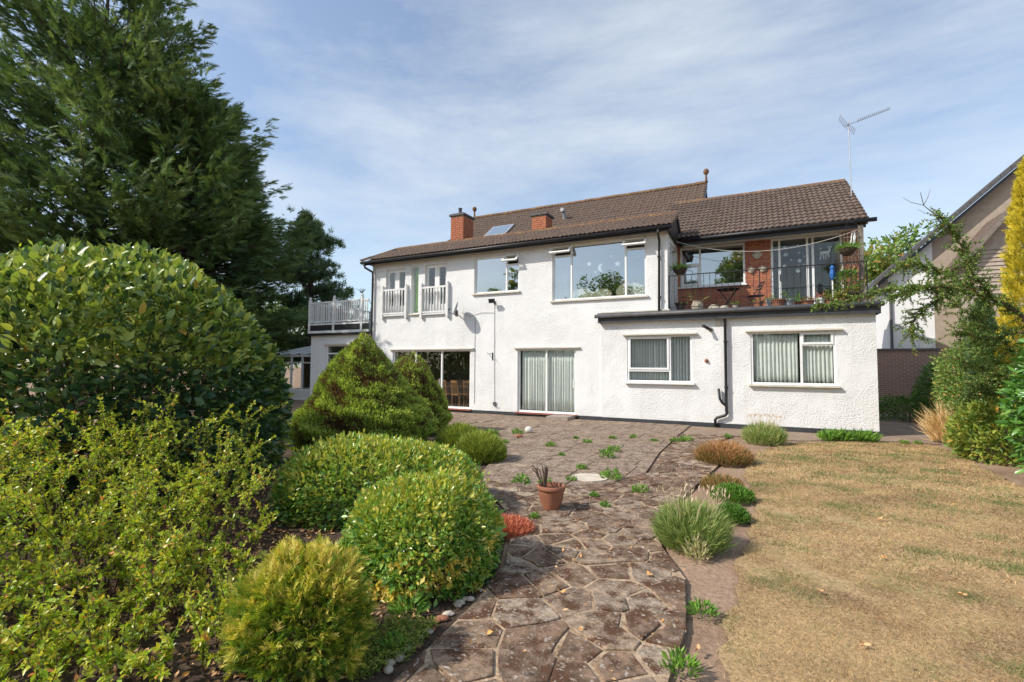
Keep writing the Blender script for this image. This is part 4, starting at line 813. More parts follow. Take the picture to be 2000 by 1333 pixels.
# ------------------------------------------------------------------ neighbouring house and outbuilding
NH = thing('neighbour_house', (4.6, 10, 0), 'neighbouring house with white and beige gable wall behind the shrubs', 'house')
def nwall(a, b_, name, mat, y):
    z = lambda x: 5.45+x*.94-.12
    MB().prism([(a, y, 0), (b_, y, 0), (b_, y, z(b_)), (a, y, z(a))], (0, .3, 0)).build(name, mat, NH)
nwall(.1, 1.55, 'white_wall', 'neighwhite', 0); nwall(1.552, 6, 'beige_wall', 'beige', .004)
MB().box(.1, 10, 0.31, 9, 0, 5.3).build('body_wall', 'neighwhite', NH)
rn = MB().hexa([(-.35, -.35, 5.10), (6.3, -.35, 11.35), (6.3, 9, 11.35), (-.35, 9, 5.10), (-.35, -.35, 5.26), (6.3, -.35, 11.51), (6.3, 9, 11.51), (-.35, 9, 5.26)]).build('roof', 'darktile', NH)
for i in range(22):
    x = -.38+.302*i; z = 5.27+(x+.35)*.94; MB().hexa([(x, -.42, z-.14), (x+.31, -.42, z+.15), (x+.31, .1, z+.15), (x, .1, z-.14), (x-.01, -.42, z+.04), (x+.30, -.42, z+.33), (x+.30, .1, z+.33), (x-.01, .1, z+.04)]).build('verge_tile', 'darktile', rn)
MB().hexa([(-.3, -.34, 4.98), (6.2, -.34, 11.09), (6.2, -.28, 11.09), (-.3, -.28, 4.98), (-.3, -.34, 5.12), (6.2, -.34, 11.23), (6.2, -.28, 11.23), (-.3, -.28, 5.12)]).build('bargeboard', 'charcoal', NH)
MB().tube([(.16, -.05, 0), (.16, -.05, 5.2)], .05, 8).build('downpipe', 'gutter', NH)
nw = MB(); 
for q in ((1.05, 1.10, 2.05, 2.9), (1.45, 1.5, 2.05, 2.9), (1.1, 1.45, 2.05, 2.1), (1.1, 1.45, 2.85, 2.9)): nw.box(q[0], q[1], -.04, .0-.003, q[2], q[3])
nwo = nw.build('window', 'upvc', NH); MB().box(1.1, 1.45, -.025, -.015, 2.1, 2.85).build('pane', 'glass', nwo)
# projecting shingled bay of the neighbour
MB().prism([(2.2, -2.2, 2.5), (4.6, -2.2, 2.5), (4.6, -2.2, 5.9), (3.2, -2.2, 7.2), (2.2, -2.2, 5.9)], (0, 2.19, 0)).build('bay_wall', 'mortar', NH)
sh = MB().box(2.0, 4.5, 0, .02, 0, .004).mesh('shingle_row', 'mortar')
for i in range(14): o = MB().hexa([(2.22, -2.25, 4.0+.14*i), (4.5, -2.25, 4.0+.14*i), (4.5, -2.202, 4.0+.14*i), (2.22, -2.202, 4.0+.14*i), (2.22, -2.215, 4.13+.14*i), (4.5, -2.215, 4.13+.14*i), (4.5, -2.202, 4.13+.14*i), (2.22, -2.202, 4.13+.14*i)]).build('shingle_course', 'mortar', NH)
br = MB().hexa([(3.2, -2.5, 7.15), (4.9, -2.5, 5.6), (4.9, 0, 5.6), (3.2, 0, 7.15), (3.2, -2.5, 7.27), (4.9, -2.5, 5.72), (4.9, 0, 5.72), (3.2, 0, 7.27)]); br.hexa([(1.9, -2.5, 5.45), (3.198, -2.5, 7.15), (3.198, 0, 7.15), (1.9, 0, 5.45), (1.9, -2.5, 5.57), (3.198, -2.5, 7.27), (3.198, 0, 7.27), (1.9, 0, 5.57)]); br.build('bay_roof', 'tile', NH)
for s_, (xa, za, xb, zb) in enumerate(((1.88, 5.40, 3.198, 7.16), (3.2, 7.16, 4.9, 5.55))): MB().hexa([(xa, -2.56, za), (xb, -2.56, zb), (xb, -2.51, zb), (xa, -2.51, za), (xa, -2.56, za+.17), (xb, -2.56, zb+.17), (xb, -2.51, zb+.17), (xa, -2.51, za+.17)]).build('bay_bargeboard', 'wood', NH)
ob = thing('brick_outbuilding', (4.1, 8.2, 0), 'low flat roofed brick outbuilding between the two houses', 'outbuilding')
MB().box(-.2, 1.7, 0, 1.5, 0, 2.35).build('wall', 'farbrick', ob); MB().box(-.3, 1.8, -.08, 1.6, 2.352, 2.42).build('roof', 'gutter', ob)
fc = thing('board_fence', (6.2, 7.4, 0), 'weathered vertical board fence beside the brick outbuilding', 'fence')
fbm = MB().box(0, .14, 0, .02, 0, 1.9).mesh('board', 'wood')
for i in range(22): o = bpy.data.objects.new('board', fbm); COL.objects.link(o); o.parent = fc; o.location = (-.6+.148*i, -.02+random.uniform(-.004, .004), random.uniform(0, .02))

# ------------------------------------------------------------------ planting
def stems_mesh(name, lines, mat, n=5):
    mb = MB()
    for pts, r in lines: mb.tube(pts, r, n, cap=False)
    return mb.mesh(name, mat)
def shell_shrub(name, loc, R, label, cat, mat, n, L, Wd, shape='diamond', seed=1, lump=.12, lfreq=2.2, depth=.16, flat=1.0, tint=(.45, .2), toptint=.0, group=None, up=.35, out=1.0, dead=0, stems=10, bottom=-.15, taper=0, patch=None, power=2.0, fuzz=.045, gaps=.75):
    """leaves through the outer shell of a lumpy rounded volume standing on the ground"""
    rg = np.random.default_rng(seed); t_ = thing(name, loc, label, cat, group); R = np.array(R, float)
    D = rg.normal(size=(int(n*1.35), 3)); D = D/np.linalg.norm(D, axis=1, keepdims=True); D = D[D[:, 2] > bottom][:n]; n = len(D)
    e = power; rad = 1/(np.abs(D[:, 0])**e+np.abs(D[:, 1])**e+np.abs(D[:, 2])**e)**(1/e)
    lm = snoise(D*1.0, seed+50, lfreq); rad = rad*(1+lump*lm); dd = rg.exponential(depth, n)
    P = D*(rad*np.clip(1-dd+np.abs(rg.normal(0, fuzz, n)), .25, 1.25))[:, None]; hole = snoise(D, seed+91, lfreq*3.6)+.5*snoise(D, seed+92, lfreq*8)
    if taper: P[:, :2] *= (1-taper*np.clip(P[:, 2:3], 0, 1))
    P = P*R; P[:, 2] += R[2]*max(0, -bottom) if False else 0
    nrm = unit(D/R); A = nrm*out+np.array([0, 0, up])+rg.normal(0, .55, (n, 3)); N = nrm*.9+np.array([0, 0, .6])+rg.normal(0, .5, (n, 3))
    ti = rg.normal(tint[0], tint[1], n)+.12*lm+toptint*nrm[:, 2]-.25*np.clip(dd-depth, 0, 1)  # toptint lightens upward leaves: sun on the tops put into leaf colour
    if dead: ti = np.where((lm+.35*snoise(D, seed+70, lfreq*2.5)+.15*rg.normal(size=n) < -dead), rg.uniform(0, .32, n), np.clip(ti, .4, 1))
    if patch is not None:
        k = patch(P, D, rg); ti = np.where(k >= 0, k, np.clip(ti, 0, .72))
    ti = np.clip(ti, 0, 1); keep = (P[:, 2]+loc[2] > .015) & ~((hole > gaps) & (dd < .2))
    P, A, N, ti = P[keep], A[keep], N[keep], ti[keep]; n = len(P)
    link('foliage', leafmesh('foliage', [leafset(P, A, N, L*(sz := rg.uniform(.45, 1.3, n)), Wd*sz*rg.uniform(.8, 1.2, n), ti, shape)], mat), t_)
    ls = []
    for i in range(stems):
        a = rg.uniform(0, 6.28); f = rg.uniform(.3, .85); top = np.array([math.cos(a)*R[0]*f, math.sin(a)*R[1]*f, R[2]*rg.uniform(.45, .8)*(1-.4*f)]); b_ = np.array([math.cos(a)*R[0]*.12, math.sin(a)*R[1]*.12, -loc[2]])
        mid = (b_+top)/2+rg.normal(0, .05, 3)*R; ls.append(([b_, mid, top], [.02, .014, .006]))
    if ls: link('stems', stems_mesh('stems', ls, 'twig'), t_)
    return t_
# big elaeagnus bush on the left
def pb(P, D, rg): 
    k = np.full(len(P), -1.); u_ = rg.uniform(size=len(P)); k[u_ < .035] = rg.uniform(.8, 1, (u_ < .035).sum()); top = (D[:, 2] > .25) & (u_ > .35); k[top] = np.clip(rg.normal(.64, .13, top.sum()), .3, .8); return k  # top leaves tinted paler, sunlight on the crown put into their colour
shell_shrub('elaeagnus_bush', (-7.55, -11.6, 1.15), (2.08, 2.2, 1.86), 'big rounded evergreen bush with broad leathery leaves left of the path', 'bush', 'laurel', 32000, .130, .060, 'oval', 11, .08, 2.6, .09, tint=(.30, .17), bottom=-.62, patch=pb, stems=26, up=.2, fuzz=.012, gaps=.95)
# dwarf spruces
def spruce(loc, rad, h, label, seed, n, lobes):
    rg = np.random.default_rng(seed); t_ = thing('dwarf_spruce', loc, label, 'conifer shrub', 'cone shaped dwarf spruces')
    z = 1-np.sqrt(rg.uniform(0, 1, n)); z = np.clip(z*1.02-.0, 0, 1); az = rg.uniform(0, 6.283, n)
    Q = np.stack([np.cos(az), np.sin(az), z*1.8], 1); lm = snoise(Q*1.0, seed, 2.6); l2 = snoise(Q*np.array([1, 1, 1.5]), seed+5, 7.)
    prof = (1-z**1.35)**(.92 if lobes else .62)*(1-.22*np.exp(-((z)/.12)**2)); rr_ = rad*prof*(1+.11*lm+.075*l2)+.05
    if lobes: rr_ *= 1+.10*np.cos(2*az+1.2)*z
    dd = rg.exponential(.05, n); rr_ *= np.clip(1-dd, .3, 1.05)
    P = np.stack([rr_*np.cos(az), rr_*np.sin(az), z*h*(1+.05*lm)+.05], 1)
    nrm = np.stack([np.cos(az), np.sin(az), np.full(n, .55)], 1); A = nrm*.8+np.array([0, 0, .55])+rg.normal(0, .55, (n, 3))
    hole = (lm*.35+.9*l2+.25*rg.normal(size=n)) < -.38; ti = np.where(hole, rg.uniform(.0, .42, n), np.clip(.68+.12*rg.normal(size=n)+.06*lm+.22*l2, .42, 1))
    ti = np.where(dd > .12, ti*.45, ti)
    link('foliage', leafmesh('foliage', [leafset(P, A, rg.normal(size=(n, 3)), .075*rg.uniform(.6, 1.25, n), .026*rg.uniform(.7, 1.3, n), ti, 'diamond')], 'spruce'), t_)
    # solid twiggy heart of dead brown needles
    k = int(n*.25); z2 = 1-np.sqrt(rg.uniform(0, 1, k)); a2 = rg.uniform(0, 6.283, k); r2 = rad*.80*(1-z2**1.35)**(.92 if lobes else .62)*np.sqrt(rg.uniform(.4, 1, k))
    P2 = np.stack([r2*np.cos(a2), r2*np.sin(a2), z2*h*.93+.04], 1)
    link('inner_twigs', leafmesh('inner_twigs', [leafset(P2, rg.normal(size=(k, 3)), rg.normal(size=(k, 3)), .14, .05, rg.uniform(0, .3, k), 'diamond')], 'spruce'), t_)
    link('trunk', stems_mesh('trunk', [([(0, 0, -.02), (0, 0, h*.8)], [.07, .02])]+[([(0, 0, .1), (.5*rad*math.cos(a), .5*rad*math.sin(a), .35)], [.03, .01]) for a in np.arange(0, 6.2, .9)], 'bark'), t_)
spruce((-6.95, -7.55, 0), 1.42, 2.16, 'large double topped cone shaped dwarf spruce with brown patches', 4, 62000, True)
spruce((-7.85, -5.0, 0), .98, 1.88, 'smaller dwarf spruce standing nearer the house wall', 9, 26000, False)
# clipped mounds
def pm1(P, D, rg):
    k = np.full(len(P), -1.); u_ = rg.uniform(size=len(P)); s = snoise(P, 31, 5.) ; y_ = (u_ < .02) | ((s > .75) & (u_ < .35)); k[y_] = rg.uniform(.75, 1, y_.sum()); return k
def pm2(P, D, rg):
    k = np.full(len(P), -1.); u_ = rg.uniform(size=len(P)); s = snoise(P, 37, 7.); low = (D[:, 2] < .35) & (D[:, 0]*.45-D[:, 1]*.9 > .2)
    y_ = (u_ < .015) | (low & (s > .35) & (u_ < .75)); k[y_] = rg.uniform(.78, 1, y_.sum()); return k
rzc = YAW
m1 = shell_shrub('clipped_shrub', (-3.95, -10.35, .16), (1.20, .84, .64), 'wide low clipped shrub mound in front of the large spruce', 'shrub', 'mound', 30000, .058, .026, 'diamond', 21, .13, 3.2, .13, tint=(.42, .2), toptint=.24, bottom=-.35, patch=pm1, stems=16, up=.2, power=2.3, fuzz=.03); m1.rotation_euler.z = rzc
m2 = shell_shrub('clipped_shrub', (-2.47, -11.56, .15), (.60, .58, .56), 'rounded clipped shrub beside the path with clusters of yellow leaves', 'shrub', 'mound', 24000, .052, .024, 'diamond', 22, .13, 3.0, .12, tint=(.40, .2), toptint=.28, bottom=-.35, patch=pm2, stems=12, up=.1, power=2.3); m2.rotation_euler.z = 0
# golden thuja globe
def sprays(n, centre_fn, rg, L, k, wid, droop=0., fan=.85):
    """flat feathery sprays: k leaflets on each, fanned either side of a spine"""
    P0, A0, T0 = centre_fn(n); A0 = unit(A0); S_ = unit(np.cross(A0, rg.normal(size=(n, 3)))); sets = []
    Pn, An, Nn, Ln, Tn = [], [], [], [], []
    for j in range(k):
        f = (j+.5)/k; side = 1 if j % 2 else -1
        Pn.append(P0+A0*(f*L*.8)[:, None] if hasattr(L, '__len__') else P0+A0*f*L*.8); An.append(A0*.9+S_*side*fan*(1-.58*f)+rg.normal(0, .12, (n, 3))+np.array([0, 0, -droop*f])); Nn.append(np.cross(A0, S_)+rg.normal(0, .2, (n, 3)))
        Ln.append(L*(.55-.25*f)*rg.uniform(.8, 1.2, n)); Tn.append(T0+.10*f+rg.normal(0, .06, n))
    P, A, N, Ls, T = map(np.concatenate, (Pn, An, Nn, Ln, Tn)); return leafset(P, A, N, Ls, wid*rg.uniform(.7, 1.3, len(P)), np.clip(T, 0, 1), 'needle')
def globe(R, seed, lump=.1, tint=.45, tvar=.18, toptint=.15, dep=.12, bottom=-.5, lf=3., up=.45):
    rg = np.random.default_rng(seed)
    def f(n):
        D = rg.normal(size=(n*2, 3)); D /= np.linalg.norm(D, axis=1, keepdims=True); D = D[D[:, 2] > bottom][:n]
        while len(D) < n: D = np.concatenate([D, D[:n-len(D)]])
        lm = snoise(D, seed+3, lf); dd = rg.exponential(dep, n); P = D*(1+lump*lm)[:, None]*np.clip(1-dd, .2, 1.02)[:, None]*np.array(R)
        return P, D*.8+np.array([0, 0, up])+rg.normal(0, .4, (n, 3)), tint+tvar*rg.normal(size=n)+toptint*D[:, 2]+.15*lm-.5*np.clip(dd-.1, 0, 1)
    return f, rg
th = thing('golden_thuja', (-2.28, -12.90, .25), 'small golden green globe conifer at the front of the bed', 'conifer shrub')
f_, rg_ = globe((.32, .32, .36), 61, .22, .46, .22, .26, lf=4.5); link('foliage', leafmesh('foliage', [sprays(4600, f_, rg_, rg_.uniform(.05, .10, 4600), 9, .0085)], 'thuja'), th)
link('stems', stems_mesh('stems', [([(0, 0, -.3), (.2*math.cos(a), .2*math.sin(a), .1)], [.012, .005]) for a in np.arange(0, 6.2, .5)], 'twig'), th)
# berberis in the left foreground: arching leafy stems
def berberis():
    rg = np.random.default_rng(71); t_ = thing('berberis_bush', (-3.6, -13.3, 0), 'loose arching bright green shrub with small leaves in the left foreground', 'shrub')
    ls = []; P, A, N, L, T = [], [], [], [], []
    for i in range(325):
        # roots spread through the bed; far-left ones are taller
        while True:
            bx_, by_ = rg.uniform(-2.2, 1.25), rg.uniform(-1.1, 1.55)
            if by_ < .9-.75*(bx_-.2) and by_ > -1.3-.35*bx_-.5 : break
        hgt = np.clip(.50-.47*bx_+rg.normal(0, .2), .3, 1.65); az = rg.uniform(0, 6.28); lean = rg.uniform(.08, .5); k = 9
        p = []
        for s in np.linspace(0, 1, k): p.append(np.array([bx_+math.cos(az)*lean*s**1.6*hgt, by_+math.sin(az)*lean*s**1.6*hgt, hgt*(s-.18*s**3)]))
        p = [q+rg.normal(0, .012, 3) for q in p]; ls.append((p, list(np.linspace(.008, .0025, k))))
        for b_ in range(3):   # side shoots
            j = rg.integers(4, k-1); q0 = p[j]; d = rg.normal(0, 1, 3); d[2] = abs(d[2])*.7+.25; d /= np.linalg.norm(d); ln_ = rg.uniform(.12, .3)
            q = [q0, q0+d*ln_*.5, q0+d*ln_+np.array([0, 0, .02])]; ls.append((q, [.0035, .003, .0018]))
            for s in np.linspace(.15, 1, 9):
                pos = q0+d*ln_*s
                for _ in range(4): P.append(pos); A.append(d*.5+rg.normal(0, .7, 3)+np.array([0, 0, .3])); L.append(rg.uniform(.022, .042)); T.append(rg.normal(.54, .16)+.1*s)
        for s in np.linspace(.42, 1, 18):
            f = s*(k-1); a = int(min(f, k-2)); pos = p[a]+(p[a+1]-p[a])*(f-a); d = p[a+1]-p[a]; d = d/np.linalg.norm(d)
            for _ in range(5): P.append(pos); A.append(d*.45+rg.normal(0, .7, 3)+np.array([0, 0, .25])); L.append(rg.uniform(.022, .044)); T.append(rg.normal(.56, .16)+.2*(s-.6))
    P, A, L, T = map(np.array, (P, A, L, T)); n = len(P); u_ = rg.uniform(size=n); T = np.clip(T, 0, .72); T[u_ < .05] = rg.uniform(.75, 1, (u_ < .05).sum())
    link('foliage', leafmesh('foliage', [leafset(P, A, rg.normal(0, .7, (n, 3))+np.array([0, 0, 1.]), L, L*rg.uniform(.4, .55, n), T, 'diamond')], 'berberis'), t_); link('stems', stems_mesh('stems', ls, 'twig', 4), t_)
berberis()
# small border plants ---------------------------------------------------
def tuft(name, x, y, label, cat, mat, n, spread, h, L, wd, seed, shape='blade', up=1.0, tint=(.45, .22), group=None, spikes=0, topdry=0):
    rg = np.random.default_rng(seed); az = rg.uniform(0, 6.283, n); rad = np.sqrt(rg.uniform(0, 1, n)); zz = rg.uniform(0, 1, n)*np.sqrt(np.clip(1-.85*rad**2, 0, 1))
    P = np.stack([rad*spread*np.cos(az)*.85, rad*spread*np.sin(az)*.85, zz*h*.75], 1); lean = rad[:, None]*np.stack([np.cos(az), np.sin(az), np.zeros(n)], 1)
    A = lean*.8+np.array([0, 0, up])+rg.normal(0, .3, (n, 3)); T = np.clip(rg.normal(tint[0], tint[1], n)+topdry*(zz-.5), 0, 1); sets = [leafset(P, A, rg.normal(size=(n, 3)), L*rg.uniform(.6, 1.25, n), wd*rg.uniform(.7, 1.2, n), T, shape)]
    if spikes:
        a2 = rg.uniform(0, 6.283, spikes); r2 = np.sqrt(rg.uniform(0, 1, spikes)); Q = np.stack([r2*spread*.6*np.cos(a2), r2*spread*.6*np.sin(a2), np.full(spikes, h*.55)], 1)
        sets.append(leafset(Q, np.stack([r2*.55*np.cos(a2), r2*.55*np.sin(a2), np.ones(spikes)], 1)+rg.normal(0, .14, (spikes, 3)), rg.normal(size=(spikes, 3)), h*.75*rg.uniform(.7, 1.25, spikes), .006, np.clip(rg.normal(.85, .1, spikes), .7, 1), 'blade'))
        ends = Q+unit(np.stack([r2*.55*np.cos(a2), r2*.55*np.sin(a2), np.ones(spikes)], 1))*h*.62
        sets.append(leafset(ends, rg.normal(0, .3, (spikes, 3))+np.array([0, 0, 1.]), rg.normal(size=(spikes, 3)), .06, .014, np.full(spikes, .97), 'diamond'))
    return tag(link(name, leafmesh(name, sets, mat), None, (x, y, .02)), label, cat, group)
tuft('lavender', -.60, -9.98, 'large grey green lavender clump at the lawn corner of the paving', 'plant', 'lavender', 5000, .33, .42, .16, .008, 81, tint=(.36, .16), spikes=60)
tuft('lavender', .02, -2.75, 'flowering lavender clump by the extension wall', 'plant', 'lavender', 3000, .45, .5, .17, .012, 82, tint=(.42, .18), spikes=90)
tuft('heather', -.62, -5.5, 'low bronze heather mound at the edge of the lawn', 'plant', 'redheath', 5200, .52, .42, .12, .012, 83, 'needle', tint=(.55, .25), topdry=.5)
tuft('heather', -4.42, -7.35, 'green heather mound spilling onto the patio slabs', 'plant', 'heather', 9000, .52, .62, .10, .014, 84, 'needle', tint=(.5, .22), topdry=.3)
tuft('heather', -5.05, -7.0, 'taller heather tangle beside the large spruce', 'plant', 'heather', 6500, .55, .72, .11, .014, 85, 'needle', tint=(.42, .22), topdry=.2)
tuft('border_shrub', -5.75, -6.0, 'small leafy yellow green shrub behind the heather', 'plant', 'yellowleaf', 1500, .42, .55, .07, .03, 95, 'diamond', tint=(.4, .2))
tuft('thyme_clump', -.35, -8.1, 'thyme clump between lawn edge and paving', 'plant', 'weed', 2600, .27, .22, .06, .012, 86, 'diamond', tint=(.4, .25))
tuft('thyme_clump', -.5, -7.6, 'brownish thyme clump behind the greener one', 'plant', 'redheath', 2000, .3, .24, .07, .01, 87, 'needle', tint=(.4, .3))
tuft('thyme_clump', -.32, -9.0, 'round dark green thyme clump next to the large lavender', 'plant', 'weed', 2200, .2, .20, .05, .012, 88, 'diamond', tint=(.3, .2))
tuft('red_sedum', -2.32, -10.42, 'patch of red sedum at the edge of the crazy paving', 'plant', 'sedum', 4200, .33, .13, .05, .01, 89, 'needle', tint=(.5, .25))
tuft('dry_grass_tuft', 3.62, -.7, 'bleached dry grass tuft at the top corner of the lawn', 'plant', 'straw', 900, .3, .85, .45, .016, 90, tint=(.6, .25))
tuft('silver_plant', -.52, -10.28, 'silvery leaved sprig at the foot of the large lavender', 'plant', 'lavender', 260, .12, .22, .06, .012, 91, tint=(.7, .1))
for i, (x, y) in enumerate(((1.35, -1.5), (1.6, -1.42), (1.9, -1.35), (2.1, -1.3))): tuft('bulb_leaves', x, y, 'leafy green clump at the lawn edge below the extension window', 'plant', 'weed', 240, .2, .22, .16, .03, 100+i, group='clumps under the extension window', tint=(.5, .25))
weeds = [(-3.36, -4.62, .13), (-3.04, -3.76, .11), (-2.56, -5.4, .18), (-2.52, -6.07, .22), (-2.66, -3.37, .12), (-3.88, -5.44, .14), (-3.77, -4.18, .10), (-2.58, -7.27, .12), (-3.02, -8.58, .17), (-2.66, -8.55, .15), (-2.46, -8.1, .1), (-1.97, -7.74, .22), (-1.43, -8.35, .15), (-1.9, -8.8, .08), (-1.65, -9.17, .08), (-1.51, -3.34, .20), (-1.72, -3.54, .15), (-2.13, -3.69, .1), (-5.63, -4.76, .28), (-4.92, -5.48, .12), (-.73, -2.2, .12), (-5.3, -4.08, .2), (-1.93, -12.55, .1), (-.42, -12.0, .13), (-2.1, -12.2, .16), (2.75, -1.3, .12), (3.0, -1.25, .1), (-.38, -11.3, .12), (-3.3, -6.3, .07), (-2.2, -9.95, .07)]
weed_labels = ['weed in the slab joints midway between the door step and the bronze heather', 'weed in the slab joints out from the blank wall end of the extension', 'dark leafy weed among the slabs midway down the patio', 'largest leafy weed among the slabs towards the round pale disc', 'weed in the patio slabs out from the blinds window', 'flat weed among the slabs above the green heather', 'small weed among the slabs below the door step', 'round weed in the joint behind the round pale disc', 'leafy weed at the crazy paving edge left of the terracotta pot', 'weed growing directly behind the terracotta pot', 'small weed between the terracotta pot and the round pale disc', 'feathery weed touching the round pale disc', 'compact green weed to the lawn side of the round pale disc', 'tiny weed below the round pale disc', 'tiny weed in the crazy paving near the large lavender', 'leafy weed out from the extension downpipe', 'shorter weed beside the leafy one by the extension downpipe', 'small weed in front of the blinds window plinth', 'bushy weed beside the rough brown stone on the patio', 'low weed between the small brown stone and the green heather', 'weed on the concrete strip near the small lavender', 'green weed beside the rounded white stone', 'small weed at the pebbled path edge', 'leafy weed on the bare soil beside the lowest paving stones', 'upright weed below the yellow leaved clipped shrub', 'weed at the top edge of the lawn beyond the leafy clumps', 'last small weed before the dry grass tuft', 'pale weed on the bare soil strip beside the lawn', 'tiny weed lying alone in the middle of the slabs', 'tiny weed right beside the foot of the terracotta pot']
for i, (x, y, s) in enumerate(weeds):
    tuft('weed', x, y, weed_labels[i], 'weed', 'weed', int(60+300*s), s*.7, s*.8, .03+s*.22, .012+s*.05, 200+i, 'diamond', .7, group='weeds among the paving', tint=(.5, .25))
# ground cover in the bed
def cover(name, poly, n, mat, L, wd, seed, label, cat, hz=.04, tint=(.5, .25)):
    rg = np.random.default_rng(seed); xs_, ys_ = zip(*poly); x = rg.uniform(min(xs_), max(xs_), n*3); y = rg.uniform(min(ys_), max(ys_), n*3); k = inpoly(x, y, poly); x, y = x[k][:n], y[k][:n]; n = len(x)
    pz = snoise(np.stack([x, y, x*0], 1), seed, 3.) ; kk = pz > -.35; x, y = x[kk], y[kk]; n = len(x)
    P = np.stack([x, y, .008+hz*rg.uniform(0, 1, n)], 1); A = rg.normal(size=(n, 3)); A[:, 2] = np.abs(A[:, 2])*.5
    return tag(link(name, leafmesh(name, [leafset(P, A, rg.normal(0, .45, (n, 3))+np.array([0, 0, 1.]), L*rg.uniform(.5, 1.3, n), wd*rg.uniform(.6, 1.2, n), np.clip(rg.normal(tint[0], tint[1], n), 0, 1), 'diamond')], mat)), label, cat, kind='stuff')
cover('leaf_litter', [(-6.5, -14), (-1.9, -14), (-1.95, -12), (-2.7, -10), (-4, -8.6), (-6.5, -8)], 9000, 'litter', .05, .022, 301, 'brown fallen leaves scattered over the flower bed', 'leaf litter', .02)
cover('creeping_thyme', [(-2.15, -13.0), (-1.72, -12.9), (-1.85, -12.2), (-2.15, -12.3)], 5200, 'heather', .022, .009, 302, 'low creeping ground cover beside the path edge', 'ground cover', .06, (.4, .2))
cover('path_litter', [(-1.7, -12.8), (-.3, -12.8), (-.5, -10.5), (-2.0, -9.5), (-1.9, -11.2)], 110, 'litter', .035, .018, 303, 'few orange fallen leaves on the crazy paving', 'leaf litter', .05, (.8, .2))
# pebbles along the path edge
for i in range(26):
    s = random.uniform(.015, .034); f = random.random(); x, y = -1.80-.06*random.random()-.05*f, -12.75+1.1*f
    o = MB().lathe([(.1*s, 0), (.85*s, .12*s), (s, .4*s), (.7*s, .75*s), (.1*s, .9*s)], 8, flute=.1, nf=2).build('pebble', random.choice(('palestone', 'paleclay', 'paleclay', 'terracotta')), None, (x, y, .006), True); o.rotation_euler.z = random.random()*6; o.scale.x = random.uniform(1, 1.5)
    tag(o, 'smooth pale pebble lying along the edge of the crazy paving', 'pebble', 'pebbles along the path edge')
# terracotta pot with dead plant, white stone, round pale patch
tp = thing('terracotta_pot', (-2.16, -9.58, .035), 'ribbed terracotta pot with a dead stem standing on the crazy paving', 'plant pot')
MB().lathe([(.0, 0), (.085, 0), (.092, .02), (.125, .10), (.142, .20), (.146, .225)], 48, flute=.025, nf=24).build('pot', 'terracotta', tp, smooth=True)
MB().lathe([(.146, .222), (.158, .225), (.162, .24), (.16, .27), (.15, .275), (.138, .27), (.135, .2), (.0, .19)], 32).build('rim', 'terracotta', tp, smooth=True); MB().lathe([(0, .18), (.134, .185), (.134, .2), (0, .21)], 20).build('soil', 'soilpot', tp)
mb = MB(); rg_ = random.Random(5)
for i in range(16):
    a = rg_.uniform(0, 6.28); bx_ = -.09+.02*math.cos(a); by_ = .02*math.sin(a); mb.tube([(bx_, by_, .18), (bx_-.012+.02*math.cos(a), by_+.02*math.sin(a), .32), (bx_-.03+.05*math.cos(a), by_+.04*math.sin(a), .40+.06*rg_.random()), (bx_-.06+.07*math.cos(a), by_+.06*math.sin(a), .44+.05*rg_.random())], [.006, .006, .007, .004], 5)
mb.build('dead_stems', 'drystem', tp)
tag(MB().lathe([(.01, 0), (.07, .015), (.10, .07), (.085, .125), (.04, .155), (.01, .16)], 14, flute=.04, nf=3).build('white_stone', 'stonewhite', None, (-5.1, -3.85, .034), True), 'rounded white stone on the patio near the door step', 'stone')
tag(MB().lathe([(.0, 0), (.26, 0), (.26, .012), (.24, .016), (.0, .017)], 28, flute=.03, nf=5).build('round_slab', 'palestone', None, (-2.27, -7.85, .036)), 'pale round stone disc set on the patio', 'paving disc')
for x, y, s, l in ((-5.72, -4.5, .13, 'rough brown stone beside the weed near the house'), (-5.0, -4.6, .09, 'small brown stone between the white stone and the weed')):
    tag(MB().lathe([(.02, 0), (s, .02), (.9*s, .5*s), (.5*s, .75*s), (.02, .8*s)], 7, flute=.15, nf=3).build('stone', 'terracotta', None, (x, y, .034)), l, 'stone')
for i, (x, y) in enumerate(((2.55, -4.6), (1.1, -8.3), (.9, -9.6), (.35, -10.6), (1.25, -10.2), (.5, -11.3), (2.0, -7.2), (-.35, -11.8), (-1.0, -11.9), (-1.3, -11.5), (-.8, -10.9), (-1.5, -12.2))):
    P = np.zeros((5, 3)); rg_ = np.random.default_rng(i); tag(link('fallen_leaf', leafmesh('fallen_leaf', [leafset(P, np.concatenate([rg_.normal(size=(5, 2)), np.full((5, 1), .3)], 1), rg_.normal(0, .4, (5, 3))+np.array([0, 0, 1.]), rg_.uniform(.02, .045, 5), .022, rg_.uniform(.4, 1, 5), 'oval')], 'litter'), None, (x, y, .05)), 'curled orange brown fallen leaf lying on the '+('dry lawn' if x > 0 else 'bare soil strip' if x > -.4 else 'crazy paving'), 'leaf', 'fallen leaves on the lawn and paving')

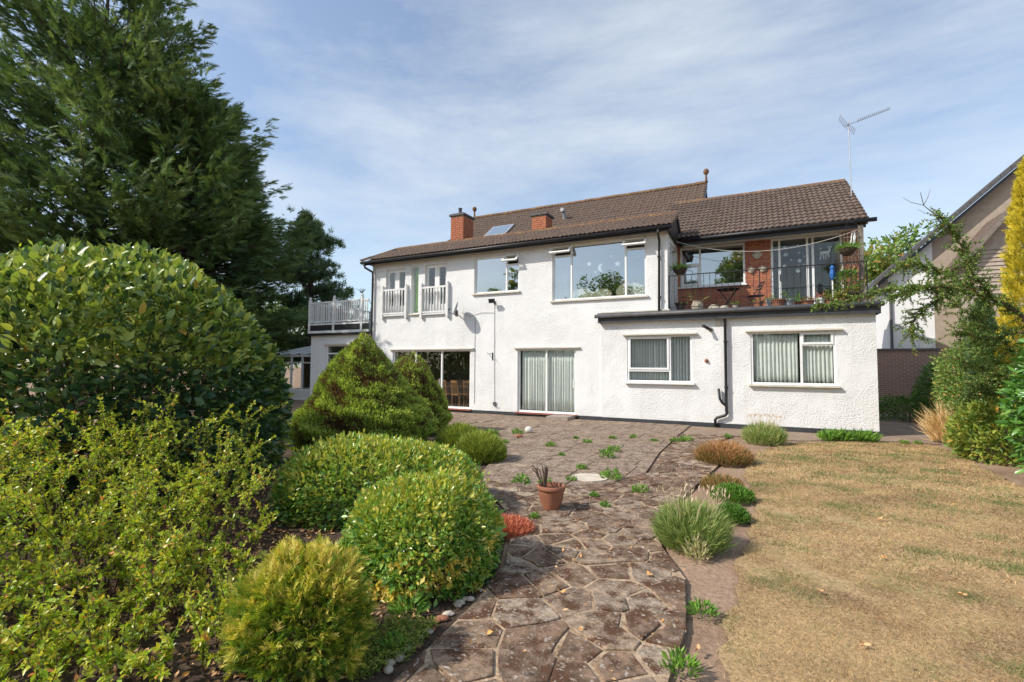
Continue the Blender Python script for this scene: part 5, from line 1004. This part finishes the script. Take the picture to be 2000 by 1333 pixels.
# right-hand border -----------------------------------------------------
shell_shrub('spotted_laurel', (3.95, -2.75, .35), (.78, .85, .72), 'low rounded yellow green shrub at the lawn edge', 'shrub', 'yellowleaf', 6500, .10, .036, 'oval', 111, .12, 2.4, .14, tint=(.48, .22), bottom=-.6, stems=10)
shell_shrub('cherry_laurel', (4.02, -5.5, 1.1), (.85, .9, 1.4), 'glossy large leaved laurel shrub nearest the lawn on the right', 'shrub', 'glossleaf', 5200, .16, .06, 'oval', 112, .14, 2.2, .14, tint=(.5, .22), bottom=-.75, stems=12, up=-.1)
gc = thing('golden_cypress', (4.62, -2.35, 0), 'tall narrow golden yellow cypress column behind the laurel', 'conifer')
rgc = np.random.default_rng(121)
def colf(n):
    z = rgc.uniform(0, 1, n); az = rgc.uniform(0, 6.283, n); Q = np.stack([np.cos(az), np.sin(az), z*5], 1); lm = snoise(Q, 5, 2.); r = .52*(1-z**2.2)**.6*(1+.2*lm)*np.clip(1-rgc.exponential(.12, n), .3, 1)*np.clip(z*7+.35, 0, 1)
    return np.stack([r*np.cos(az), r*np.sin(az), z*5.5+.1], 1), np.stack([np.cos(az)*.5, np.sin(az)*.5, np.full(n, 1.)], 1)+rgc.normal(0, .3, (n, 3)), .5+.2*rgc.normal(size=n)+.15*lm
link('crown', leafmesh('crown', [sprays(6500, colf, rgc, np.full(6500, .16), 9, .017)], 'goldcol'), gc); link('trunk', stems_mesh('trunk', [([(0, 0, 0), (0, 0, 4.2)], [.07, .02])], 'bark'), gc)
dc = thing('slim_cypress', (4.12, -1.35, 0), 'slim dark green conifer column beside the golden cypress', 'conifer')
def colf2(n):
    z = rgc.uniform(0, 1, n); az = rgc.uniform(0, 6.283, n); r = .30*(1-z**3)**.6*np.clip(1-rgc.exponential(.15, n), .2, 1)
    return np.stack([r*np.cos(az), r*np.sin(az), z*3.0+.05], 1), np.stack([np.cos(az)*.3, np.sin(az)*.3, np.full(n, 1.)], 1)+rgc.normal(0, .2, (n, 3)), .45+.2*rgc.normal(size=n)
link('crown', leafmesh('crown', [sprays(2200, colf2, rgc, np.full(2200, .16), 8, .016)], 'cypress'), dc); link('trunk', stems_mesh('trunk', [([(0, 0, 0), (0, 0, 2.6)], [.05, .02])], 'bark'), dc)
# cotoneaster tree: branches reaching out over the lawn
def cotoneaster():
    rg = np.random.default_rng(131); t_ = thing('cotoneaster_tree', (4.5, -3.9, 0), 'open small leaved tree with long twiggy branches reaching towards the house', 'tree'); O = np.array([4.5, -3.9, 0])
    mains = [[(4.5, -3.9, 0), (4.35, -3.85, 1.4), (3.95, -3.6, 2.55), (3.55, -3.75, 2.85), (3.0, -3.95, 3.05), (2.5, -4.2, 3.05), (2.0, -4.6, 2.88)],
             [(3.55, -3.75, 2.85), (3.2, -4.0, 3.3), (3.05, -4.1, 3.75), (2.9, -4.1, 4.1), (2.75, -4.3, 4.2)],
             [(3.0, -3.95, 3.05), (2.6, -4.1, 2.75), (2.3, -4.35, 2.45), (2.3, -4.3, 2.2)],
             [(2.6, -4.15, 3.06), (2.0, -4.5, 3.02), (1.5, -4.8, 2.86), (1.1, -5.0, 2.74), (.85, -5.15, 2.70)],
             [(3.3, -3.85, 2.95), (2.9, -3.6, 3.4), (2.4, -3.9, 3.55), (2.2, -4.3, 3.42)],
             [(4.35, -3.85, 1.4), (3.9, -3.3, 2.0), (3.6, -3.0, 2.5), (3.3, -2.7, 2.9)], [(4.35, -3.85, 1.4), (3.8, -3.4, 1.5), (3.4, -3.2, 1.75), (3.1, -3.0, 1.9)],
             [(4.3, -3.8, 1.2), (4.0, -2.8, 1.7), (3.8, -2.2, 2.1), (3.7, -1.8, 2.6)], [(4.0, -3.6, 2.3), (3.6, -3.2, 2.2), (3.2, -3.1, 2.35)], [(3.9, -2.8, 1.2), (3.6, -2.6, 1.3), (3.5, -2.4, 1.0), (3.4, -2.4, .85)], [(4.2, -3.5, 1.2), (4.0, -2.3, 1.4), (3.95, -1.6, 1.4)]]
    bare = [(3.05, -4.1, 3.75), (2.85, -4.2, 4.0), (2.66, -4.35, 4.25), (2.5, -4.4, 4.42), (2.44, -4.5, 4.62)]
    ls = []; P, A = [], []
    for mi, m_ in enumerate(mains):
        p = [np.array(q)-O for q in m_]; r0_ = .055 if mi == 0 else .016; ls.append((p, list(np.linspace(r0_, .005, len(p)))))
        segs = list(zip(p[:-1], p[1:])); start = 2 if mi == 0 else 0
        for a, b_ in segs[start:]:
            for k in range(int(np.linalg.norm(b_-a)*80)+3):
                q0 = a+(b_-a)*rg.uniform(); d = (b_-a)/np.linalg.norm(b_-a)*.6+rg.normal(0, .6, 3); d /= np.linalg.norm(d); ln_ = rg.uniform(.08, .36)*(1 if mi != 3 else .45); q1 = q0+d*ln_+np.array([0, 0, -.02]); ls.append(([q0, q1], [.004, .002]))
                for s in np.linspace(.1, 1, int(ln_/.02)+1):
                    for _ in range(2): P.append(q0+(q1-q0)*s); A.append(d*.4+rg.normal(0, .7, 3))
    b_ = [np.array(q)-O for q in bare]; ls.append((b_, list(np.linspace(.012, .004, len(b_))))); 
    for q, d in ((b_[2], (-.25, -.1, .05)), (b_[3], (.1, 0, .22)), (b_[3], (-.3, -.1, .1)), (b_[1], (-.2, 0, .1))): ls.append(([q, q+np.array(d)*.6, q+np.array(d)+np.array([0, 0, .05])], [.005, .004, .002]))
    P, A = np.array(P), np.array(A); n = len(P); T = np.clip(rg.normal(.45, .2, n), 0, .8); u_ = rg.uniform(size=n); T[u_ < .03] = 1
    link('leaves', leafmesh('leaves', [leafset(P, A, rg.normal(0, .7, (n, 3))+np.array([0, 0, 1.]), rg.uniform(.028, .055, n), rg.uniform(.016, .028, n), T, 'diamond')], 'greenleaf'), t_); link('branches', stems_mesh('branches', ls, 'twig', 5), t_)
cotoneaster()
shell_shrub('border_bush', (4.35, -.5, 1.1), (.75, .8, 1.3), 'mid green small leaved bush behind the dry grass tuft', 'bush', 'greenleaf', 14000, .07, .035, 'diamond', 141, .15, 2.4, .2, tint=(.5, .2), bottom=-.75)
shell_shrub('dark_bush', (5.35, 4.2, .8), (1.1, 1.0, 1.15), 'dense dark bush standing in the shade of the house', 'bush', 'greenleaf', 9000, .10, .05, 'diamond', 142, .14, 2.2, .15, tint=(.22, .12), bottom=-.7)
shell_shrub('ivy_mound', (4.2, 5.2, .1), (1.2, .8, .6), 'low dark leafy mound beside the shaded path', 'bush', 'greenleaf', 5000, .08, .05, 'diamond', 143, .2, 3, .15, tint=(.3, .15), bottom=-.2)

# ------------------------------------------------------------------ trees
def cypress(loc, h, rad, label, seed, nb, trunks, name='cypress_tree', group=None, per=26, twist=.6, mat='cypress', L=.46, wid=.036):
    rg = np.random.default_rng(seed); t_ = thing(name, loc, label, 'tree', group); ls = []; P0, A0, T0 = [], [], []
    for (tx, ty, th_, tr_) in trunks: ls.append(([(tx, ty, -.05), (tx*1.1, ty*1.1, th_*.35), (tx*1.3, ty*1.3, th_*.7), (tx*1.35, ty*1.35, th_*.98)], [tr_, tr_*.75, tr_*.4, .03]))
    for i in range(nb):
        tx, ty, th_, tr_ = trunks[i % len(trunks)]; f = rg.uniform(.06, .985)**.85; z0 = f*th_; az = i*2.39996+rg.normal(0, .25)
        pr = min(1, (1-f)**.72*1.25)*min(1, .72+1.6*f); ln_ = rad*pr*rg.uniform(.72, 1.08)*(th_/h)+.25
        b0 = np.array([tx*(1+.35*f), ty*(1+.35*f), z0]); out_ = np.array([math.cos(az), math.sin(az), 0]); rise = .18+.75*f
        pts = [b0+out_*ln_*s+np.array([0, 0, ln_*(rise*s*.55+.28*s**2.4-.15*s*(1-f))]) for s in np.linspace(0, 1, 6)]; ls.append((pts, list(np.linspace(.05*(1-f)+.015, .008, 6))))
        kk = int(per*(.4+ln_/rad*1.2))
        for s in rg.uniform(.28, 1.0, kk)**.8:
            q = s*5; a = int(min(q, 4)); pos = pts[a]+(pts[a+1]-pts[a])*(q-a); lat = np.cross(out_, [0, 0, 1.]); w = (1.05-s*.6)*ln_*.34
            P0.append(pos+lat*rg.normal(0, w*.36)+np.array([0, 0, rg.normal(0, .20)])); A0.append(out_*.8+lat*rg.normal(0, .6)+np.array([0, 0, .10+.45*f+rg.normal(0, .35)])); T0.append(.30+.36*s**2+rg.normal(0, .10))
    P0, A0, T0 = map(np.array, (P0, A0, T0)); n = len(P0); T0 = T0+.14*snoise(P0, seed, .9)
    link('crown', leafmesh('crown', [sprays(n, lambda k: (P0, A0, T0), rg, L*rg.uniform(.5, 1.35, n), 16, wid*.75, .3, .55)], mat), t_); link('trunk', stems_mesh('trunk', ls, 'bark', 6), t_)
    return t_
cypress((-26.4, -3.9, 0), 20.2, 8.4, 'huge dark cypress tree towering over the left of the garden', 151, 520, [(0, 0, 20.2, .4), (1.5, .8, 15.4, .28), (-1.6, .5, 17.4, .28), (3.2, 1.2, 13.4, .22)], per=84, L=.50, wid=.044)
cypress((-23.75, -.3, 0), 11.9, 3.8, 'shorter cypress in front of the pine at the end of the row', 152, 240, [(0, 0, 11.9, .22)], per=50, L=.46, wid=.040)
def broad(loc, h, rad, label, seed, n, mat, L=.16, Wd=.08, name='broadleaf_tree', tint=(.45, .2), clumps=40, low=.25):
    rg = np.random.default_rng(seed); t_ = thing(name, loc, label, 'tree'); ls = [([(0, 0, -.05), (.05, 0, h*.35), (0, .1, h*.6)], [rad*.07, rad*.05, rad*.03])]; P, T, D_ = [], [], []
    for i in range(clumps):
        d = rg.normal(size=3); d /= np.linalg.norm(d); r_ = rg.uniform(.45, 1); c = np.array([d[0]*rad*r_, d[1]*rad*r_, h*(low+1)/2+d[2]*h*(1-low)/2*r_*.88]); s = rad*rg.uniform(.2, .38)
        ls.append(([(0, 0, h*.3), tuple(np.array([c[0]*.45, c[1]*.45, h*.3+(c[2]-h*.3)*.55])), tuple(c)], [rad*.025, rad*.018, rad*.006])); k = n//clumps
        q = rg.normal(size=(k, 3)); q /= np.linalg.norm(q, axis=1, keepdims=True); q *= (rg.uniform(0, 1, (k, 1))**.4)*s; q[:, 2] *= .65; P.append(q+c); T.append(np.clip(rg.normal(tint[0], tint[1], k)+.12*rg.normal()+.2*q[:, 2]/s, 0, 1)); D_.append(q/s)
    P, T, D_ = map(np.concatenate, (P, T, D_)); n = len(P)
    link('crown', leafmesh('crown', [leafset(P, D_+rg.normal(0, .6, (n, 3)), rg.normal(0, .7, (n, 3))+np.array([0, 0, .8]), L*rg.uniform(.6, 1.3, n), Wd*rg.uniform(.7, 1.2, n), T, 'diamond')], mat), t_); link('trunk', stems_mesh('trunk', ls, 'bark', 6), t_); return t_
def pine(loc, h, rad, label, seed):
    rg = np.random.default_rng(seed); t_ = thing('pine_tree', loc, label, 'tree'); ls = [([(0, 0, -.1), (.1, 0, h*.5), (0, 0, h)], [.25, .18, .05])]; P, A, T = [], [], []
    for i in range(95):
        f = rg.uniform(.18, 1); az = i*2.4; ln_ = rad*(1-.75*f**2)*rg.uniform(.6, 1.05); o_ = np.array([math.cos(az), math.sin(az), .10+.25*f]); b0 = np.array([0, 0, f*h*.97]); ls.append(([b0, b0+o_*ln_*.5, b0+o_*ln_+np.array([0, 0, .15])], [.05, .03, .01]))
        for s in rg.uniform(.3, 1.02, 20):
            c = b0+o_*ln_*s+rg.normal(0, .22, 3)*np.array([1, 1, .5]); k = 22; P.append(np.repeat(c[None], k, 0)+rg.normal(0, .07, (k, 3))); A.append(rg.normal(0, .8, (k, 3))+np.array([0, 0, .8])+o_*.4); T.append(np.clip(rg.normal(.5, .22, k), 0, 1))
    P, A, T = map(np.concatenate, (P, A, T)); n = len(P)
    link('crown', leafmesh('crown', [leafset(P, A, rg.normal(size=(n, 3)), rg.uniform(.18, .34, n), .05, T, 'needle')], 'pine'), t_); link('trunk', stems_mesh('trunk', ls, 'bark', 6), t_)
pine((-23.4, 5.2, 0), 10.3, 3.2, 'pine tree with open layered branches behind the left balcony', 161)
broad((-21, 9.5, 0), 5.2, 3.0, 'yellow green leafy tree low behind the conservatory', 162, 9000, 'yellowleaf', .2, .1, tint=(.4, .2))
broad((-28, 7, 0), 6, 4, 'mid green tree beyond the conservatory', 163, 9000, 'greenleaf', .24, .12)
broad((-14.2, -9.3, 0), 4.5, 1.8, 'bright green broadleaf sapling between the big bush and the cypress', 164, 9000, 'berberis', .14, .08, tint=(.35, .2), low=.3)
broad((7.2, 22, 0), 10.6, 4.2, 'leafy green tree rising behind the house by the veranda post', 165, 16000, 'greenleaf', .3, .17, tint=(.55, .2), clumps=60, low=.1)
broad((13, 30, 0), 9, 5, 'distant tree between the two houses', 166, 9000, 'greenleaf', .36, .2, low=.1)
cypress((-34, -10.5, 0), 19, 6.5, 'second dark cypress behind and left of the tallest one', 153, 200, [(0, 0, 19, .25)], per=44, L=.7, wid=.06)
# trees at the far end of the garden, behind the photographer: the upper windows mirror them
broad((-15, -38, 0), 12.4, 4.6, 'tall spreading garden tree at the far end of the lawn', 167, 14000, 'greenleaf', .36, .2, clumps=60, low=.1)
broad((-2.2, -38, 0), 16.5, 2.6, 'tall narrow garden tree at the far end of the lawn', 168, 10000, 'greenleaf', .36, .2, clumps=60, low=.05)
broad((-27, -38, 0), 13.6, 3.4, 'slender garden tree beyond the left end of the bed', 169, 9000, 'greenleaf', .36, .2, clumps=50, low=.1)
broad((6.5, -40, 0), 7.0, 6, 'added unseen wide low tree filling the horizon in window reflections', 170, 9000, 'greenleaf', .5, .3, clumps=40, low=.0)  # this and the next low tree added to fill the horizon mirrored in windows
broad((-8.5, -41, 0), 6.5, 6, 'added unseen bushy tree filling the mirrored horizon between the two tall garden trees', 171, 9000, 'greenleaf', .5, .3, clumps=40, low=.0)
def hedge(loc, sx, sy, h, label, seed, n):  # unseen hedges, added so the windows mirror greenery instead of bare ground
    rg = np.random.default_rng(seed); t_ = thing('added_mirror_hedge', loc, label, 'hedge'); P = rg.uniform(-1, 1, (n, 3)); f = rg.integers(0, 3, n); ar = np.arange(n)
    P[ar, f] = np.sign(P[ar, f])*(1-rg.exponential(.08, n)); P[:, 2] = np.abs(P[:, 2]) if False else (P[:, 2]+1)/2; q = P*np.array([sx, sy, h]); q += .25*np.stack([snoise(q, seed, .6), snoise(q, seed+1, .6), snoise(q, seed+2, .6)], 1)
    link('foliage', leafmesh('foliage', [leafset(q, rdir(n), rdir(n), .55, .34, np.clip(rg.normal(.4, .2, n), 0, 1), 'diamond')], 'greenleaf'), t_)
hedge((-33, -33, 0), .8, 18, 4.2, 'added unseen hedge at the side of the garden for window reflections', 181, 9000)
hedge((-6, -47, 0), 27, .8, 3.6, 'added unseen hedge across the far end for window reflections', 182, 11000)
# cordyline by the balcony
co = thing('cordyline', (-16.6, 7.0, 0), 'spiky cordyline palm head showing behind the balcony', 'palm'); link('trunk', stems_mesh('trunk', [([(0, 0, 0), (.05, 0, 4.9)], [.1, .07])], 'bark'), co)
rg_ = np.random.default_rng(7); A_ = rg_.normal(size=(110, 3)); A_[:, 2] = A_[:, 2]*.6+.35
link('leaves', leafmesh('leaves', [leafset(np.tile([.05, 0, 4.9], (110, 1)), A_, rg_.normal(0, .3, (110, 3))+np.array([0, 0, 1.]), rg_.uniform(.5, .85, 110), .06, rg_.uniform(0, 1, 110), 'blade')], 'palm'), co)
